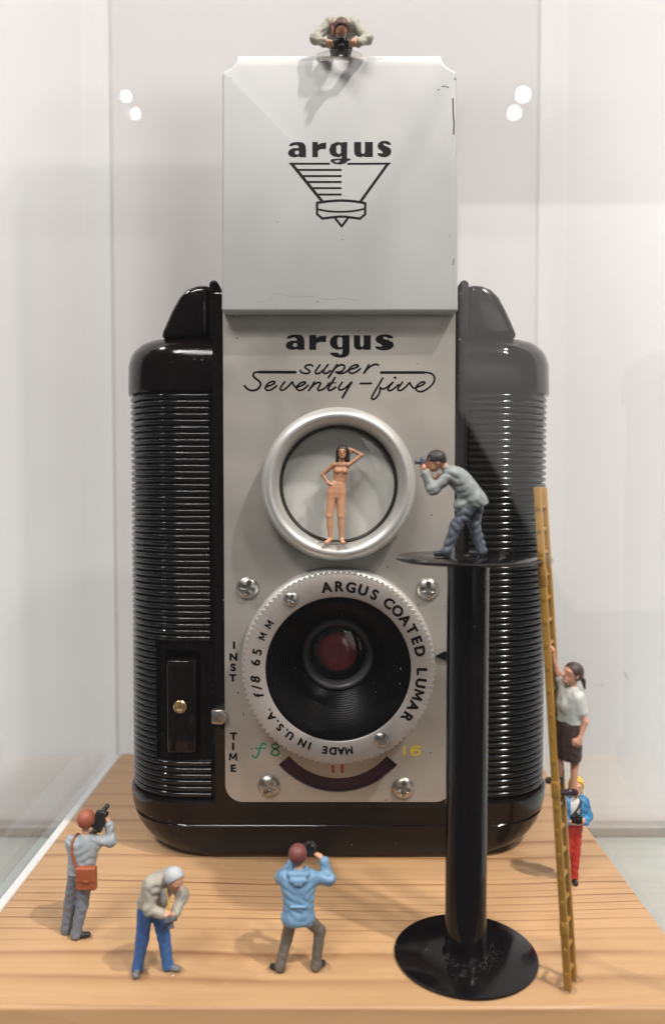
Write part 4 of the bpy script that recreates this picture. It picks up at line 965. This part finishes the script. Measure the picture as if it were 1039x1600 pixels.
# 6 figure with red trousers behind the ladder
x, y = on_board(895, 1378)
J = dict(pelvis=(-.3, 0, 11.6), chest=(-.15, 0, 14.7), neck=(.1, 0, 17.1), head=(.35, -.1, 19.3), shl=(1.9, 0, 16.2), shr=(-2.1, 0, 16.2), ell=(2.7, -.2, 13.4), wrl=(1.7, -1.4, 12.7), hal=(.6, -2.1, 12.9), elr=(-2.9, -.2, 13.4), wrr=(-1.8, -1.4, 12.7), har=(-.7, -2.1, 12.9),
         hpl=(.55, 0, 11.0), hpr=(-1.05, 0, 11.0), knl=(.4, -.2, 6.0), knr=(-1.0, .1, 6.2), anl=(.1, 0, .95), anr=(-1.5, 2.2, 1.6), tol=(.05, -1.5, .45), tor=(-1.6, .8, .7), pal=(-1, 0, .5), par=(1, 0, .5))
r6, mt, a3 = figurine('yellow-haired figure in red trousers and blue jacket standing behind the ladder', (x, y, 0.02), J, (-.2, -1, 0))
hair(r6, J, mt, a3, 'yellowhair', (.7, .4), .22, cutp=.4, extra=[('cap', (1.2, .3, 19.3), (1.35, .3, 17.9), .5, .4), ('cap', (-.6, .3, 19.3), (-.8, .3, 17.9), .5, .4)])
part(r6, 'shirt', torso(J, .98), M['white'], .4, .15, planes=[((0, 0, 11.9), (0, 0, -1))])
jacket(r6, J, 'bluecoat', 'jacket', 1.1, (.95, .86, .6), seed=10, subs=[('box', (-.15, -1.9, 14.0), (.95, 1.5, 4.5), None, .2)], planes=[((0, 0, 12.2), (0, 0, -1))])
trousers(r6, J, 'redpants', (1.15, .86, .78), seed=11); shoes(r6, J, 'black')
mini_camera(r6, (-.1, -2.0, 13.5), (-.1, -1, .0), (0, 0, 1), 2.1, 1.5, .9, .8, .55); strap(r6, [(-1.0, -1.9, 14.1), (.1, -1.75, 15.3), (1.1, -1.2, 16.8)], .34, m='black')

# 7 standing woman model in front of the finder lens
x, z = P(526, 849, 154.9)
J = dict(pelvis=(0, 0, 10.1), chest=(.75, 0, 14.1), neck=(1.0, 0, 16.2), head=(1.15, -.1, 17.75), shl=(2.35, 0, 15.4), shr=(-.6, 0, 15.4), ell=(4.9, .3, 17.3), wrl=(3.3, .9, 18.2), hal=(2.2, 1.0, 18.3), elr=(-2.8, .3, 13.5), wrr=(-1.7, -.2, 11.9), har=(-.9, -.7, 11.2),
         hpl=(.82, 0, 9.8), hpr=(-.92, 0, 9.8), knl=(.85, -.2, 5.4), knr=(-1.4, -.2, 5.4), anl=(.95, 0, .85), anr=(-1.2, 0, .85), tol=(1.25, -1.5, .3), tor=(-2.0, -1.2, .3))
root = thing('figurine', 'unclothed long-haired woman standing in the ring of the round finder lens, hand behind head', 'figurine', (x, 154.9, z), 'miniature people of the diorama')
hp, hs, ey, mt, a3 = head_prims(J['head'], (-.12, -1, .05), (0, 0, 1), .86)
pr = hp + [('cap', J['neck'], tuple(lerp(J['neck'], J['head'], .75)), .48, .46), ('cap', (-.35, 0, 15.35), (2.1, 0, 15.35), .62, .62), ('cap', (.2, 0, 14.1), (1.35, 0, 14.1), .98, .98), ('cap', (.2, 0, 12.5), (.95, 0, 12.5), .92, .92),
           ('ell', (-.05, -.02, 9.5), (1.75, 1.0, 1.3), None), ('cap', (-.82, 0, 10.2), (.78, 0, 10.2), 1.08, 1.08), ('cap', (-.6, 0, 10.9), (.72, 0, 10.9), 1.08, 1.08), ('cap', (-.2, 0, 11.6), (.75, 0, 11.6), 1.0, 1.0), ('cap', (.25, 0, 13.3), (1.15, 0, 13.3), .95, .95), ('cap', (.9, 0, 15.3), J['neck'], .6, .48), ('ell', (.15, -.75, 14.1), (.56, .5, .52), None), ('ell', (1.5, -.75, 14.1), (.56, .5, .52), None)]
pr += leg_prims(J, 'l', (1.04, .72, .44)) + leg_prims(J, 'r', (1.04, .72, .44)) + arm_prims(J, 'l', (.46, .38, .28)) + arm_prims(J, 'r', (.46, .38, .28))
for s, kk in (('l', 1), ('r', 1)):
    c = lerp(J['kn' + s], J['an' + s], .3); pr += [('ell', tuple(c + Vector((0, .12, 0))), (.66, .66, 1.7), None), ('cap', J['an' + s], J['to' + s], .42, .3), ('cap', tuple(Vector(J['an' + s]) + Vector((0, .3, -.45))), J['to' + s], .36, .3), ('cap', tuple(Vector(J['to' + s]) - Vector((.28, 0, .02))), tuple(Vector(J['to' + s]) + Vector((.28, 0, -.02))), .24, .22)]
pr += hand_prims(J['wrl'], J['hal'], (0, -1, 0), .5, .8) + hand_prims(J['wrr'], J['har'], (1, 0, 0), .4, .8)
# painted in two skin tones: a tanned upper body over paler legs
m = mat('figurine_skin', (0.60, 0.30, 0.18), .42, bump=.2, bscale=1500); nt = m.node_tree
tc = nt.nodes.new('ShaderNodeTexCoord'); sx = nt.nodes.new('ShaderNodeSeparateXYZ'); mr = nt.nodes.new('ShaderNodeMapRange'); mx = nt.nodes.new('ShaderNodeMix'); mx.data_type = 'RGBA'
nt.links.new(tc.outputs['Object'], sx.inputs[0]); nt.links.new(sx.outputs['Z'], mr.inputs[0]); mr.inputs[1].default_value = .0085; mr.inputs[2].default_value = .0145
nt.links.new(mr.outputs[0], mx.inputs[0]); mx.inputs[6].default_value = (.62, .33, .20, 1); mx.inputs[7].default_value = (.44, .22, .118, 1); nt.links.new(mx.outputs[2], nt.nodes['Principled BSDF'].inputs['Base Color'])
part(root, 'body', pr, m, .22, .10, hs)
c = Vector(J['head'])
part(root, 'hair', [('ell', tuple(c + Vector((.05, .12, .35))), (1.16, 1.2, 1.22), None), ('cap', (2.05, .1, 18.0), (2.2, .1, 15.9), .5, .45), ('cap', (.25, .1, 18.0), (.1, .1, 16.0), .42, .32), ('cap', (1.2, .7, 18.0), (1.3, .7, 16.0), .8, .6)], M['darkhair'], .25, .11,
     subs=[('ell', tuple(c + Vector((-.05, -1.05, -.25))), (.72, .95, 1.0), None)])
blob((x - .1, 154.2, z + .02), (2.4, 1.5, .22), root, seed=51)

# 8 man bending over the top edge of the hood
x = P(533, 97, YH)[0]
z = zt_h + 3.1
J = dict(pelvis=(0, 3.2, 1.9), chest=(0, .3, 3.3), neck=(0, -1.8, 3.1), head=(0, -3.2, 1.5), hup=(0, -.95, .3), shl=(2.4, -.4, 4.0), shr=(-2.4, -.4, 4.0), ell=(5.0, -1.6, .6), wrl=(3.3, -3.2, -1.0), hal=(1.8, -3.9, -1.6), elr=(-5.0, -1.6, .6), wrr=(-3.3, -3.2, -1.0), har=(-1.8, -3.9, -1.6),
         hpl=(1.0, 3.6, 1.7), hpr=(-1.0, 3.6, 1.7), knl=(1.3, 2.4, 1.0), knr=(-1.3, 2.4, 1.0), anl=(1.2, 6.6, .95), anr=(-1.2, 6.6, .95), tol=(1.2, 7.8, .55), tor=(-1.2, 7.8, .55), pal=(-1, 0, 0), par=(1, 0, 0), curl=.7)
r8, mt, a3 = figurine('man in stone-coloured jacket leaning over the top edge of the silver hood with a camera', (x, YH + .3, z), J, (0, -.35, -.93))
hair(r8, J, mt, a3, 'capbrown', (.95, .05), .2, 'cap', cutp=.55)
jacket(r8, J, 'stone', 'jacket', 1.12, (1.0, .92, .64), hem=[('cap', (-.8, 1.8, 2.2), (.8, 1.8, 2.2), 1.5, 1.5)], seed=12, wr=.08)
part(r8, 'collar', [('cap', (-1.05, -1.1, 4.5), (1.05, -1.1, 4.5), .5, .5), ('cap', (-1.05, -1.1, 4.5), (-1.3, -2.3, 3.2), .45, .38), ('cap', (1.05, -1.1, 4.5), (1.3, -2.3, 3.2), .45, .38)], M['stone'], .3, .13)
trousers(r8, J, 'slate', (1.0, .9, .8), seed=13)
mini_camera(r8, (0, -4.1, -1.7), (0, -.65, -.85), (0, -.6, .6), 2.8, 1.7, 1.0, 1.3, .62)
strap(r8, [(-1.7, .2, 5.1), (-1.75, -.9, 4.8), (-1.75, -1.9, 3.6), (-1.7, -2.2, 2.4), (-1.5, -2.4, .6)], .42, m='bag')
blob((x, YH + 1.4, z - 1.0), (4.0, 1.8, .6), r8, seed=61)
